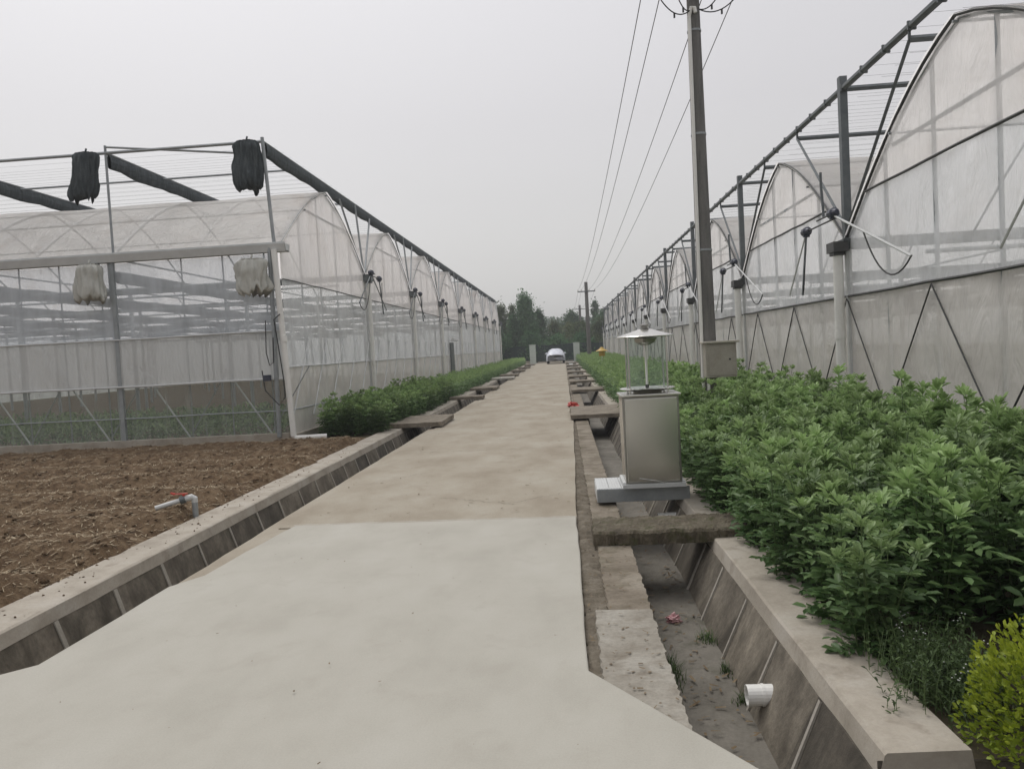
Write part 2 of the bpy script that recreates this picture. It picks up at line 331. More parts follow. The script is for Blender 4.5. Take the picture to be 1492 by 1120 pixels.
# left drain: near rim, near wall, floor, far wall, coping
def strip(name, prof, y0, y1, mat, ny=80, jit=.004, z=.004):
    bb = MB(); n = len(prof)
    for i in range(ny+1):
        y = y0+(y1-y0)*i/ny
        for (px, pz) in prof:
            bb.v.append((px+random.uniform(-jit, jit), y, pz+random.uniform(-z, z)))
    for i in range(ny):
        for k in range(n-1):
            a = i*n+k; bb.f.append((a, a+1, a+n+1, a+n))
    bb.f.append(tuple(range(n))); bb.f.append(tuple(ny*n+k for k in range(n)))
    return bb.build(name, mat)
struct(strip('drain_rim', [(-2.5, -.2), (-2.5, -.024), (-3.00, -.03), (-3.012, -.2), (-3.06, -.62)], 3.0, 84, M['old_concrete'], 260))
struct(strip('drain_floor', [(-3.04, -.60), (-3.42, -.60)], -2, 86, M['ditch_floor'], 160, 0, .012))
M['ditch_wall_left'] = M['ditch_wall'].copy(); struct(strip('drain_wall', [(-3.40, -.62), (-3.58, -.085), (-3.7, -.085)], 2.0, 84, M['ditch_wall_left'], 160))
struct(strip('drain_coping', [(-3.575, -.09), (-3.60, 0.0), (-3.62, .012), (-3.95, .02), (-3.97, -.15)], 2.0, 84, M['coping'], 240, .004, .003))
# right drain
struct(strip('drain_shelf', [(.19, -.08), (.195, -.03), (.46, -.03), (.465, -.10), (.50, -.46)], 4.73, 17.2, M['shelf_concrete'], 260, .009))
struct(strip('drain_shelf', [(.10, -.08), (.115, -.026), (.455, -.026), (.465, -.10), (.50, -.46)], 2.0, 4.72, M['pale_shelf'], 90, .008))
struct(strip('dirt_strip', [(.03, -.12), (.045, -.045), (.12, -.04), (.215, -.055)], 2.0, 17.2, M['dirt'], 260, .012, .012))
struct(strip('drain_shelf', [(.18, -.2), (.18, -.05), (.24, -.055), (.25, -.03), (.50, -.03), (.505, -.10), (.54, -.46)], 17.2, 84, M['shelf_concrete'], 120))
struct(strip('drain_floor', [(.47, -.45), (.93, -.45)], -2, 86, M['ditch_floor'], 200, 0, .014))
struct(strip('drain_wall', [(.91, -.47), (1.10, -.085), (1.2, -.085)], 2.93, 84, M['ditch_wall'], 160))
struct(strip('drain_coping', [(1.105, -.09), (1.13, .0), (1.14, .01), (1.44, .015), (1.46, -.1)], 2.93, 84, M['coping'], 240, .004, .003))
b = MB(); b.quad((.9, -2, -.47), (2.1, -2, -.47), (2.1, 2.93, -.47), (.9, 2.93, -.47)); b.quad((1.1, 2.935, -.47), (1.95, 2.935, -.47), (1.95, 2.935, -.02), (1.1, 2.935, -.02))
b.quad((1.95, -2, -.47), (1.95, 2.93, -.47), (1.95, 2.93, -.1), (1.95, -2, -.1))
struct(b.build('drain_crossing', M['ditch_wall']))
# mortar joints on drain walls and the retaining stones
b = MB(); y = 2.45
for yy in [2.967, 3.56, 4.277, 4.989, 5.712]+[5.712+.7*k for k in range(1, 60)]:
    sl_ = random.uniform(.03, .08)
    i = len(b.v); wd = random.uniform(.020, .030)
    b.v += [(1.103, yy, -.088), (1.103, yy+wd, -.088), (.912, yy-sl_+wd, -.468), (.912, yy-sl_, -.468),
            (1.09, yy, -.082), (1.09, yy+wd, -.082), (.899, yy-sl_+wd, -.462), (.899, yy-sl_, -.462)]
    for q in ((4, 5, 6, 7), (0, 4, 7, 3), (1, 2, 6, 5)): b.f.append(tuple(i+k for k in q))
struct(b.build('mortar_joints', M['mortar']))
b = MB()
for k in range(70):
    yy = 2.912+.7*k+random.uniform(-.012, .012); wd = random.uniform(.02, .045); sl_ = random.uniform(-.01, .02); i = len(b.v)
    b.v += [(-3.575, yy, -.09), (-3.575, yy+wd, -.09), (-3.395, yy-sl_+wd, -.625), (-3.395, yy-sl_, -.625),
            (-3.565, yy, -.087), (-3.565, yy+wd, -.087), (-3.385, yy-sl_+wd, -.62), (-3.385, yy-sl_, -.62)]
    for q in ((4, 5, 6, 7), (0, 4, 7, 3), (1, 2, 6, 5)): b.f.append(tuple(i+k for k in q))
b.v += []; struct(b.build('mortar_joints', M['mortar']))
# ploughed field: displaced soil grid
def vnoise(x, y, sc, seed):
    rg = np.random.default_rng(seed); T = rg.random((256, 256)); x = x/sc; y = y/sc
    xi = np.floor(x).astype(int); yi = np.floor(y).astype(int); fx = x-xi; fy = y-yi; fx = fx*fx*(3-2*fx); fy = fy*fy*(3-2*fy)
    g = lambda a, c: T[a % 256, c % 256]
    return (g(xi, yi)*(1-fx)+g(xi+1, yi)*fx)*(1-fy)+(g(xi, yi+1)*(1-fx)+g(xi+1, yi+1)*fx)*fy
def soilz(X, Y):
    edge = np.clip((-3.86-X+.10*(vnoise(X*0, Y, .8, 3)-.5)*2)/.25, 0, 1)
    edge2 = np.clip((15.05-Y)/.4, 0, 1)
    fur = .06*np.sin(Y*2*math.pi/1.25+.18*vnoise(X, Y, 2.5, 1)*3+.04*X)
    n = .045*(vnoise(X, Y, .35, 4)-.5)+.055*(vnoise(X, Y, .13, 5)-.5)+.035*(vnoise(X, Y, .06, 6)-.5)
    return -.02+(fur+n+.10)*edge*edge2+.03*(1-edge2)-.05*(1-edge)
xs = np.concatenate([np.arange(-3.80, -9, -.035), np.arange(-9, -16, -.07), np.arange(-16, -40, -.4)]); ys = np.concatenate([np.arange(3.3, 9, .035), np.arange(9, 15.3, .05)])
X, Y = np.meshgrid(xs, ys, indexing='ij'); Z = soilz(X, Y)
ny = len(ys); ii, jj = np.meshgrid(np.arange(len(xs)-1), np.arange(ny-1), indexing='ij'); a = (ii*ny+jj).ravel()
F = np.stack([a, a+1, a+ny+1, a+ny], 1)
o = npmesh('field', np.stack([X.ravel(), Y.ravel(), Z.ravel()], 1), F, [M['soil']]); struct(o, 'freshly ploughed brown soil field'); o.data.shade_smooth()
# straw and clods on it
def scatter_bits(n, x0, x1, y0, y1, lmin, lmax, wid, zf):
    px = x0+(x1-x0)*RNG.random(n); py = y0+(y1-y0)*RNG.random(n)**1.0; an = RNG.random(n)*2*math.pi; L = lmin+(lmax-lmin)*RNG.random(n)
    dz = (RNG.random(n)-.5)*.5; z = zf(px, py)+.008+RNG.random(n)*.012; wv = wid*(.5+RNG.random(n))
    dx, dy = np.cos(an)*L/2, np.sin(an)*L/2; nx, ny_ = -np.sin(an)*wv, np.cos(an)*wv
    V = np.stack([np.stack([px-dx-nx, py-dy-ny_, z-dz*L/2], 1), np.stack([px+dx-nx, py+dy-ny_, z+dz*L/2], 1), np.stack([px+dx+nx, py+dy+ny_, z+dz*L/2], 1), np.stack([px-dx+nx, py-dy+ny_, z-dz*L/2+wv*.5], 1)], 1).reshape(-1, 3)
    return V, np.arange(len(V)).reshape(-1, 4)
V, F = scatter_bits(42000, -14, -3.88, 4, 15.2, .015, .10, .0036, soilz)
tag(npmesh('straw_litter', V, F, [M['straw']]), 'dry straw bits scattered over the ploughed soil', 'straw', kind='stuff')
def clods(n, rng, rmin, rmax, zf, name, mat):
    Vv = []; Ff = []; base = np.array([(1, 0, 0), (-1, 0, 0), (0, 1, 0), (0, -1, 0), (0, 0, 1), (0, 0, -1)], float)
    tri = np.array([(0, 2, 4), (2, 1, 4), (1, 3, 4), (3, 0, 4), (2, 0, 5), (1, 2, 5), (3, 1, 5), (0, 3, 5)])
    for i in range(n):
        x, y = rng(); rr = rmin+(rmax-rmin)*random.random()**2
        v = base*rr*(.6+.8*RNG.random((6, 1)))*np.array([1, 1, .7])+(RNG.random((6, 3))-.5)*rr*.5
        th = random.uniform(0, 6.28); c, s_ = math.cos(th), math.sin(th); v = v@np.array([[c, s_, 0], [-s_, c, 0], [0, 0, 1]])
        v += np.array([x, y, float(zf(np.array([x]), np.array([y]))[0])+rr*.2]); Vv.append(v); Ff.append(tri+6*i)
    return npmesh(name, np.concatenate(Vv), np.concatenate(Ff), [mat])
tag(clods(2600, lambda: (-3.88-9*random.random()**1.3, random.uniform(4, 15)), .008, .034, soilz, 'soil_clods', M['soil']), 'crumbled clods of brown earth on the ploughed field', 'soil', kind='stuff')
tag(clods(420, lambda: (.06+.16*random.random(), random.uniform(3.3, 12)), .002, .010, lambda x, y: x*0-.05, 'gravel', M['dirt']), 'loose grit along the right edge of the road', 'gravel', kind='stuff')
tag(clods(260, lambda: (-3.95+random.random()**3*.3, random.uniform(4.4, 14)), .003, .015, lambda x, y: x*0+.015, 'soil_crumbs', M['soil']), 'crumbs of soil spilled on the left drain coping', 'soil', kind='stuff')

# ---------------------------------------------------------------- greenhouses
def ashape(u_):
    q = 1-abs(2*u_-1); return .6*math.sin(math.pi*q/2)+.4*q
def greenhouse(label, w_, sg, Y0, n, SP, zg, zr, zt, zb, bays, bay, left):
    root = thing('greenhouse', label, 'greenhouse', (w_, Y0, 0))
    P = lambda bb, nm, mt, **k: bb.build(nm, mt, root, **k)
    L = bays*bay; xe = w_+sg*L
    zarch = lambda y: zg+(zr-zg)*ashape(((y-Y0) % SP)/SP if (y-Y0) % SP > 1e-6 else 0)
    z1, z2 = (1.5, 3.27) if left else (2.13, 3.55)
    def wfilm(nm, ya, yb, fl, fh, mat, x=None, nu=44, nv=16, amp=.022):
        x = w_ if x is None else x; sd = random.random()*50
        def fn(a, c):
            y = ya+(yb-ya)*a; lo = fl; hi = fh(y) if callable(fh) else fh; z = lo+(hi-lo)*c
            k = 4*a*(1-a) if 0 < a < 1 else 0
            return (x+amp*k*2*(noise.noise(Vector((y*1.3+sd+z*.8, z*.9, 3)))+.45*noise.noise(Vector((y*4+sd+z*3.0, z*1.6-y*.8, 9)))), y, z)
        P(MB().grid(fn, nu, nv), nm, mat, smooth=True)
    for k in range(n+1):
        y = Y0+k*SP
        # gutter channel
        b = MB(); g0 = w_-sg*(.16 if left else .10)
        prof = [(-.14, .02), (-.10, -.13), (.10, -.13), (.14, .02), (.12, .02), (.085, -.11), (-.085, -.11), (-.12, .02)]
        i = len(b.v)
        for xx in (g0, xe):
            for (py, pz) in prof: b.v.append((xx, y+py, zg+pz))
        for j in range(8): b.f.append((i+j, i+(j+1) % 8, i+8+(j+1) % 8, i+8+j))
        b.f.append(tuple(range(i, i+8))); b.f.append((i, i+1, i+2, i+3))
        P(b, 'gutter', M['alu'] if (left and k == 0) else M['galv_dark'])
        # columns
        for c in range(bays+1):
            if left and k == 0 and c == 0: continue
            x = w_+sg*c*bay; bb = MB(); top = zg-.13
            if c and (k > 6 or c > 6): continue
            ox = 0 if c == 0 else sg*.05
            bb.box(x-.04+ox, x+.04+ox, y-.04, y+.04, 0, top)
            P(bb, 'column', M['galv'] if c else M['alu'])
        # outer shading posts and struts
        for c in range(0, bays+1):
            x = w_+sg*c*bay
            if c > 2 and not (left and k == 0): continue
            if c and k > 4: continue
            if left and c == 0 and k == 0:
                P(MB().tube([(x-.10, y, zg), (x-.20, y, zt+.08)], .035), 'shading_post', M['galv']); continue
            if not left and c == 0:
                P(MB().box(x-.055, x+.055, y-.055, y+.055, zg, zt+.18), 'shading_post', M['galv_dark'])
            elif c or (left and k == 0) or True:
                P(MB().tube([(x, y, zg), (x-(.14 if left and c == 0 else 0), y, zt+(.15 if left and k == 0 else -.05 if c == 0 and left else 0))], .028 if left else .04, 6), 'shading_post', M['galv'])
            if (c == 0):
                for s_ in (-1, 1):
                    if (k == 0 and s_ < 0) or (k == n and s_ > 0): continue
                    P(MB().tube([(x, y+s_*.1, zg+(.1 if left else .25)), (x-(.13 if left else 0), y+s_*SP/3*(.72 if left else 1), zt-(.2 if left else .15))], .028 if left else .024, 6), 'strut', M['galv' if left else 'galv_dark'])
        # film roll motors with swinging arms
        yo = y
        if (k > 0 or not left) :
            xo = w_-sg*.22
            for q, (dy, dz, ay, az) in enumerate(((-.05, .42, -2.7, -.95), (1.25 if not left else .9, .33, .15, -1.05))):
                mb = MB(); my = yo+dy; mz = zg+dz-(.35 if left else 0)
                mb.lathe((0, 0, 0), [(0, -.09), (.05, -.09), (.06, -.05), (.06, .05), (.04, .07), (.025, .12), (0, .12)], 10)
                mb.v = [(xo+vx*1.3, my-vz*1.3, mz+vy*1.3) for (vx, vy, vz) in mb.v]
                mb.box(xo-.05, xo+.05, my-.03, my+.03, mz-.09, mz+.05)
                mo = P(mb, 'film_motor', M['blue_motor'])
                arm = MB().tube([(xo, my, mz-.03), (xo-sg*.05, my+ay*(.62 if left else 1), mz+az)], .017 if q == 0 else .019, 6)
                arm.build('motor_arm', M['alu'] if q == 0 and not left else M['galv_dark'], mo)
                if left and q == 0: MB().tube([(xo, my, mz-.03), (xo+.04, my+1.5, mz-1.0)], .015, 6).build('motor_arm', M['galv_dark'], mo)
                if not left and q == 1: MB().tube([(xo, my, mz-.02), (xo-.02, my+.9, mz-.9), (xo-.02, my+1.0, mz-1.0)], .014, 6).build('motor_arm', M['alu'], mo)
                rod = MB().tube([(xo, my, mz), (xo, my+(.75 if q == 0 else -1.35)*(1 if not left else .6), mz+.0)], .014, 6); rod.build('drive_rod', M['clip'], mo)
                if True:
                    e1 = Vector((xo-sg*.05, my+ay*(.62 if left else 1), mz+az)); s0 = Vector((xo, my, mz-.05)).lerp(e1, .45 if not left else 0.05)
                    pts = []
                    for tt in range(13):
                        a_ = tt/12; p_ = s0.lerp(e1 if q == 0 or not left else s0+Vector((0, .3, 0)), a_); p_.z -= (.5 if left else .38)*4*a_*(1-a_)*(1 if q == 0 or left else .3); pts.append(p_)
                    MB().tube(pts, .011, 5).build('cable', M['black'], mo)
            if not left: P(MB().tube([(w_-.2, y+.42, zg+.42), (w_-.2, y+.5, zg+.95), (w_-.2, y+.5, zg+1.15)], .022, 6), 'stop_bar', M['galv_dark'])
        # downpipe
        if not (left and k == 0):
            rp = .055 if left else .075; xd = w_-sg*(.12 if left else .16)
            dp = MB().tube([(xd, y-.02, zb-.1), (xd, y-.02, zg-.16)], rp, 14)
            dp.tube([(xd, y-.02, zg*.5), (xd, y-.02, zg*.5+.12)], rp+.008, 14)
            P(dp, 'downpipe', M['pvc'], smooth=False)
            hd = MB(); i = 0
            hd.box(xd-.11, xd+.11, y-.17, y+.15, zg-.17, zg-.02); hd.box(xd-.085, xd+.085, y-.11, y+.09, zg-.22, zg-.17)
            P(hd, 'gutter_outlet', M['clip'] if not left else M['galv_dark'])
    # spans
    for k in range(n):
        ya, yb = Y0+k*SP, Y0+(k+1)*SP
        sd = random.random()*40
        def rf(a, c, ya=ya):
            y = ya+SP*a; x = w_-sg*.06+sg*(L+.06)*c
            q = 1-abs(2*a-1)
            sag = .02*math.sin(c*bays*2*math.pi)*q+.03*noise.noise(Vector((x*.5, y*.9, sd)))*q
            return (x, y, zg+.03+(zr-zg)*ashape(a)+sag)
        P(MB().grid(rf, 20, bays*6), 'roof_film', M['film_roof'], smooth=True)
        for c in range(0, bays+1 if k < 3 else 3):
            x = w_+sg*(c*bay+.03); pts = [(x, ya+SP*q/14, zg+(zr-zg)*ashape(q/14)-.02) for q in range(15)]
            P(MB().tube(pts, .024, 6), 'roof_arch', M['galv'])
            if c < bays:
                for hh in (1,):
                    x2 = x+sg*bay*.5; pts = [(x2, ya+SP*q/14, zg+(zr-zg)*ashape(q/14)-.02) for q in range(15)]
                    P(MB().tube(pts, .018, 5), 'roof_arch', M['galv'])
            if c and c < 4: P(MB().tube([(x, ya, zg-.05), (x, yb, zg-.05)], .022, 6), 'tie_bar', M['galv'])
        # ridge and purlins
        for q in (.25, .5, .75):
            P(MB().tube([(w_-sg*.05, ya+SP*q, zg+(zr-zg)*ashape(q)-.05), (xe, ya+SP*q, zg+(zr-zg)*ashape(q)-.05)], .018, 6), 'purlin', M['galv'])
        # gable edge trim on the road side
        pts = [(w_-sg*.02, ya+SP*q/18, zg+.02+(zr-zg)*ashape(q/18)) for q in range(19)]
        P(MB().tube(pts, .022 if not left else .013, 6), 'gable_trim', M['clip'] if not left else M['galv_dark'])
        # gable studs
        for q in range(1, 5):
            y = ya+SP*q/5; P(MB().tube([(w_+sg*.04, y, zb), (w_+sg*.04, y, zarch(y)-.02)], .028 if not left else .02, 6), 'gable_stud', M['galv'])
        # walls
        zgb = lambda y: zg+.02+(zr-zg)*ashape(min(max((y-ya)/SP, 0), 1))
        uq = next(q for q in range(50) if (zr-zg)*ashape(q/100) > 1.1)/100
        P(MB().box(w_+.02*sg, w_+.05*sg, ya+SP*uq+.05, yb-SP*uq-.05, zg+1.0, zg+1.04), 'gable_rail', M['galv'])
        if left and k == 3: pass
        wfilm('wall_film', ya, yb, z1, lambda y, f=zgb: min(f(y), z2), M['film_mid_left'] if left else M['film_mid'])
        wfilm('lower_film', ya, yb, zb, z1, M['film_low'])
        us = next((q for q in range(200) if zg+.02+(zr-zg)*ashape(q/400) > z2), 0)/400
        wfilm('gable_film', ya+SP*us, yb-SP*us, z2, lambda y, f=zgb: max(f(y), z2+.002), M['film_gable_left'] if left else M['film_gable'], nu=44)
        for (zz, mt, rr) in (((z2, 'clip', .013), (z1, 'alu', .02), (.62, 'galv', .015)) if left else ((z2, 'clip', .018), (z1, 'clip', .02), (.5, 'galv', .012))):
            uu = us if zz == z2 else 0; pts = [(w_-sg*.025, ya+SP*uu+SP*(1-2*uu)*q/8, zz+random.uniform(-.008, .008)) for q in range(9)]
            P(MB().tube(pts, rr, 6), 'film_clip', M[mt])
        P(MB().box(w_-sg*.06, w_+sg*.10, ya, yb, -.05, zb), 'sill', M['coping'])
        # back film (far long side) so light does not fall out of the far end
    # zigzag braces on the road side
    st = SP*.4/2; y = Y0 if left else 12.2-2*int((12.2-Y0)/(2*st))*st-(0); j = 0
    while y+st < Y0+n*SP:
        top = 2.1
        if left: pts = [(w_-sg*.035, y, zb+.3), (w_-sg*.035, y+st, top)]
        else: pts = [(w_-.04, y, top if j % 2 == 0 else .45), (w_-.04, y+st, .45 if j % 2 == 0 else top)]
        if y < 55: P(MB().tube(pts, .016 if left else .011, 6), 'brace', M['alu'] if left else M['clip'])
        if left and y < 40: P(MB().tube([(w_+sg*.08, y+st, zb), (w_+sg*.08, y+.25*st, top)], .010, 6), 'brace', M['galv'])
        y += st; j += 1
    # longitudinal top beam and cross bars of the outer shading frame
    Ye = Y0+n*SP
    if left:
        for c in range(0, 4):
            x = w_-.2 if c == 0 else w_+sg*c*bay
            P(MB().tube([(x, Y0, zt), (x, Ye, zt)], .03, 6), 'top_beam', M['galv_dark'])
            # bunched shade net along the beam
            bb = MB(); sd = c*7.7; nn = 150
            def bf(a, t_, x=x, sd=sd):
                y = Y0+.1+(Ye-Y0-.2)*a; an = 2*math.pi*t_
                dep = .30+.05*noise.noise(Vector((y*1.3, sd, 0))); wd = .055+.02*noise.noise(Vector((y*2, sd, 5)))
                rr = 1+.18*noise.noise(Vector((y*5, math.cos(an)*2, math.sin(an)*2+sd)))
                return (x+wd*math.cos(an)*rr, y, zt-dep/2+.0+dep/2*math.sin(an)*rr)
            P(bb.grid(bf, nn, 10), 'bunched_shade_net', M['net'], smooth=True)
    else:
        bb = MB().tube([(w_, Y0, zt), (w_, Ye+.2, zt)], .05, 8)
        for q in range(int((Ye-Y0)/.75)): bb.box(w_-.052, w_+.052, Y0+.75*q, Y0+.75*q+.03, zt-.052, zt+.052)
        P(bb, 'top_beam', M['galv_dark'])
        for c in (1, 2, 3): P(MB().tube([(w_+c*bay, Y0, zt), (w_+c*bay, Ye, zt)], .03, 6), 'top_beam', M['galv_dark'])
    for k in range(n*3+1):
        y = Y0+k*SP/3; post = k % 3 == 0
        zz = zt+(.02 if post else -.12)
        if left and not post: continue
        if not left and not post:
            P(MB().tube([(w_, y, zt), (w_, y, zz-.03)], .02, 6), 'hanger', M['galv_dark'])
        P(MB().tube([(w_-(.2 if left else 0), y, zz-.02), (w_+sg*min(L, bay*6), y, zz-.02)], .032 if left else .042, 6), 'cross_bar', M['galv_dark'] if not left else M['galv'])
    if left:
        P(MB().tube([(w_-.2, Y0+SP/3, zt-.05), (w_-bay*7, Y0+SP/3, zt-.05)], .025, 6), 'cross_bar', M['galv'])
        P(MB().tube([(w_-.2, Y0, zt-.25), (w_-bay, Y0, zt+.12)], .022, 6), 'cross_bar', M['galv'])
    bb = MB(); q = Y0+.3
    while q < Ye:
        for dz in (-.07, -.30):
            bb.tube([(w_, q+dz, zt+dz), (w_+sg*bay*6, q+dz, zt+dz+.01)], .0016, 3, False)
        q += .42
    tag(P(bb, 'shading_wires', M['wire']), 'fine wires strung across the shading frame', None, kind='stuff')
    # interior: nets bunched along each column row, chords
    for c in range(1, min(bays, 6)):
        x = w_+sg*c*bay
        def nf(a, t_, x=x):
            y = Y0+.1+(Ye-Y0-.2)*a; an = 2*math.pi*t_; rr = 1+.3*noise.noise(Vector((y*3, an, x)))
            return (x+.09*math.cos(an)*rr, y, zg-.42+.13*math.sin(an)*rr)
        P(MB().grid(nf, 80, 7), 'inner_shade_net', M['net_inner'], smooth=True)
    for k in range(1, min(n, 7)):
        y = Y0+k*SP
        P(MB().box(w_+sg*.1, xe, y-.03, y+.03, zg-.62, zg-.56), 'inner_chord', M['galv'])
        for f_ in (.33, .66):
            P(MB().tube([(w_+sg*.1, y-SP+SP*f_, zg-.45), (xe, y-SP+SP*f_, zg-.45)], .03, 6), 'inner_chord', M['galv'])
    # far side and back walls
    P(MB().grid(lambda a, c: (xe, Y0+(Ye-Y0)*a, zb+(zg-zb)*c), 20, 2), 'back_film', M['film_mid'])
    for yy, nm in ((Ye, 'end_film'),):
        P(MB().grid(lambda a, c: (w_+sg*L*a, yy, zb+(zg-zb)*c), 20, 4), nm, M['film_mid'])
    return root
GL = greenhouse('plastic film greenhouse left of the road with black shade net bunched on its top frame', -5.55, -1, 15.3, 8, 6.65, 3.93, 5.6, 6.0, .12, 8, 3.45, True)
GR = greenhouse('plastic film greenhouse right of the road with bare steel shading frame above its gables', 4.4, 1, -1.4, 12, 6.8, 2.97, 4.9, 5.24, .25, 7, 3.6, False)

# front wall of the left greenhouse (faces the camera)
P = lambda bb, nm, mt, **k: bb.build(nm, mt, GL, **k)
XF0, XF1, YFr = -5.6, -5.55-8*3.45, 15.3
def ffilm(nm, z0, z1_, mat, y, amp=.01, nu=120):
    sd = random.random()*30
    def fn(a, c):
        x = XF0+(XF1-XF0)*a; z = z0+(z1_-z0)*c; return (x, y+amp*noise.noise(Vector((x*4+sd, z, 0))), z)
    P(MB().grid(fn, nu, 4), nm, mat, smooth=True)
ffilm('front_net', 2.22, 3.78, M['insect_net'], YFr+.02)
ffilm('front_roll_film', 1.28, 2.24, M['film_front'], YFr-.03)
ffilm('front_clear_film', .16, 1.28, M['film_clear'], YFr+.01)
for z, rr, mt, y in ((2.23, .018, 'alu', -.05), (1.27, .024, 'alu', -.06), (.62, .014, 'galv', -.02)):
    P(MB().tube([(XF0+.0-random.random()*.1*k, YFr+y, z+.012*math.sin(k*1.7)) if False else (XF0+(XF1-XF0)*k/20, YFr+y, z+.008*math.sin(k*2.1)) for k in range(21)], rr, 6), 'film_roll_tube', M[mt])
P(MB().box(XF0, XF1, YFr-.06, YFr+.08, -.05, .17), 'sill', M['coping'])
P(MB().box(-5.42, XF1, YFr-.10, YFr-.02, 3.84, 3.99), 'front_rail', M['alu'])
for k in range(0, 33):
    x = -5.9-.862*k
    if k % 4 == 3 or x < XF1: continue
    P(MB().tube([(x, YFr+.05, .15), (x, YFr+.05, 3.84)], .016, 6), 'front_stud', M['galv'])
for k in range(1, 9):
    x = -5.63-3.45*k+ -.05
    P(MB().box(x-.04, x+.04, YFr+.04, YFr+.12, 0, 3.84), 'front_column', M['alu'])
for k in range(14):
    x = -6.0-1.72*k
    P(MB().tube([(x-1.35, YFr+.11, 2.25), (x, YFr+.11, .16)], .018, 6), 'front_brace', M['alu'])
    P(MB().tube([(x, YFr+.16, .2), (x+.85, YFr+.16, 1.5)], .012, 6), 'front_brace', M['galv'])
P(MB().quad((XF0, YFr+.2, .03), (XF1, YFr+.2, .03), (XF1, 66, .03), (XF0, 66, .03)) or MB().grid(lambda a, c: (XF0+(XF1-XF0)*a, YFr+.2+50*c, .03+.02*math.sin(a*90)), 60, 20), 'soil_bed', M['bed_soil'])
n_ = 14000; rg0 = np.random.default_rng(12); row = rg0.integers(0, 9, n_)
Ppos = np.stack([rg0.uniform(-26, -6, n_), YFr+.9+row*.75+rg0.normal(0, .12, n_), .05+.35*rg0.random(n_)], 1)
V, F, T2 = leaf_array(Ppos, rg0.normal(0, 1, (n_, 3))+np.array([0, 0, .8]), rg0.normal(0, .6, (n_, 3))+np.array([0, 0, 1]), .12*(.6+rg0.random(n_)), .05*(.6+rg0.random(n_)), rg0.random(n_))
tag(npmesh('seedling_rows', V, F, [M['bean']], T2, parent=GL, origin=(-5.55, 15.3, 0)), 'rows of low green seedlings seen through the film', None, kind='stuff')
# corner downpipe, elbow, cable, switch box
dp = MB().tube([(-5.47, 15.17, .11), (-5.62, 15.17, 3.84)], .058, 14); dp.tube([(-5.535, 15.17, 2.0), (-5.54, 15.17, 2.12)], .066, 14)
dp = P(dp, 'corner_downpipe', M['pvc'])
MB().tube([(-5.48, 15.17, .13), (-5.43, 15.17, .07), (-4.85, 15.35, .06)], .05, 12).build('pipe_elbow', M['pvc'], dp)
P(MB().box(-5.83, -5.73, 15.12, 15.18, 3.0-.0, 3.84), 'corner_post', M['galv']) if False else None
P(MB().tube([(-5.78, 15.22, .1), (-5.72, 15.22, 3.9)], .045, 8), 'corner_post', M['galv'])
pts = [(-5.55, 15.08, 2.55), (-5.68, 15.08, 2.45), (-5.62, 15.07, 1.9), (-5.56, 15.06, 1.3), (-5.55, 15.06, .9), (-5.68, 15.06, .75), (-5.95, 15.08, 1.05), (-6.0, 15.1, 1.45)]
P(MB().tube(pts, .012, 6), 'cable', M['black'])
P(MB().tube([(-5.9, 15.2, 2.45), (-5.92, 15.18, 1.8), (-5.86, 15.16, 1.55), (-5.78, 15.16, 1.6), (-5.76, 15.18, 2.1)], .010, 6), 'cable', M['black'])
P(MB().box(-5.98, -5.84, 15.06, 15.16, 1.24, 1.36), 'film_motor', M['blue_motor'])
# grey side door of the left greenhouse
dr = MB().box(-5.44, -5.50, 37.6, 38.7, .05, 2.1); dr = P(dr, 'door', M['galv_dark']); MB().box(-5.40, -5.43, 38.5, 38.55, 1.0, 1.15).build('handle', M['alu'], dr)
P(MB().lathe((-5.3, 38.1, 2.2), [(0, .14), (.16, .1), (.22, 0), (.2, -.02), (0, -.02)], 12), 'door_lamp', M['white_metal'])

# hanging bundles (cloth with pleats)
def bundle(name, label, cat, cx_, cy_, z1_, z0, wtop, wbot, mat, seed, flare=0, hook=None):
    def fn(a, c):
        z = z1_+(z0-z1_)*c; wd = wtop+(wbot-wtop)*c; an = 2*math.pi*a
        pl = 1+.13*math.sin(an*11+seed+3*c+2*noise.noise(Vector((c*2, seed, 0))))+.38*noise.noise(Vector((math.cos(an)*1.7, math.sin(an)*1.7, c*2.2+seed)))+.1*noise.noise(Vector((math.cos(an)*6, math.sin(an)*6, c*5+seed)))
        top = math.sin(min(c/.12, 1)*math.pi/2)*.35+.65
        bot = 1-.25*max(0, (c-.93)/.07)
        zz = z+(.22*noise.noise(Vector((math.cos(an)*3, math.sin(an)*3, seed)))*c if c > .7 else 0)
        xo = flare*c*c*(1 if math.cos(an)*flare > 0 else .2)
        return (cx_+wd*math.cos(an)*pl*top*bot+xo, cy_+.13*math.sin(an)*pl*top*bot, zz)
    bb = MB().grid(fn, 72, 16); n = 17
    bb.f.append(tuple(i*n for i in range(72))); bb.f.append(tuple(i*n+16 for i in range(72)))
    bb.tube([(cx_, cy_, z1_-.02), (cx_+.02, cy_+.02, z1_+.08)], .02, 6)
    return tag(bb.build(name, mat, origin=(cx_, cy_, z1_), smooth=True), label, cat)
bundle('shade_net_bundle', 'black shade net bundle hanging on the corner post of the left greenhouse', 'net bundle', -6.05, 15.22, 6.02, 5.08, .27, .25, M['net'], 1)
bundle('shade_net_bundle', 'black shade net bundle with a flapping corner, farther from the road', 'net bundle', -9.38, 15.22, 6.02, 5.12, .27, .20, M['net'], 5, flare=-.22)
bundle('film_bundle', 'bunch of pale plastic film tied under the rail beside the corner downpipe', 'film bundle', -6.08, 15.12, 3.68, 3.02, .29, .33, M['film_bundle'], 9)
bundle('film_bundle', 'bunch of pale plastic film hanging under the rail beside the second front column', 'film bundle', -9.43, 15.12, 3.78, 3.08, .22, .28, M['film_bundle'], 13)

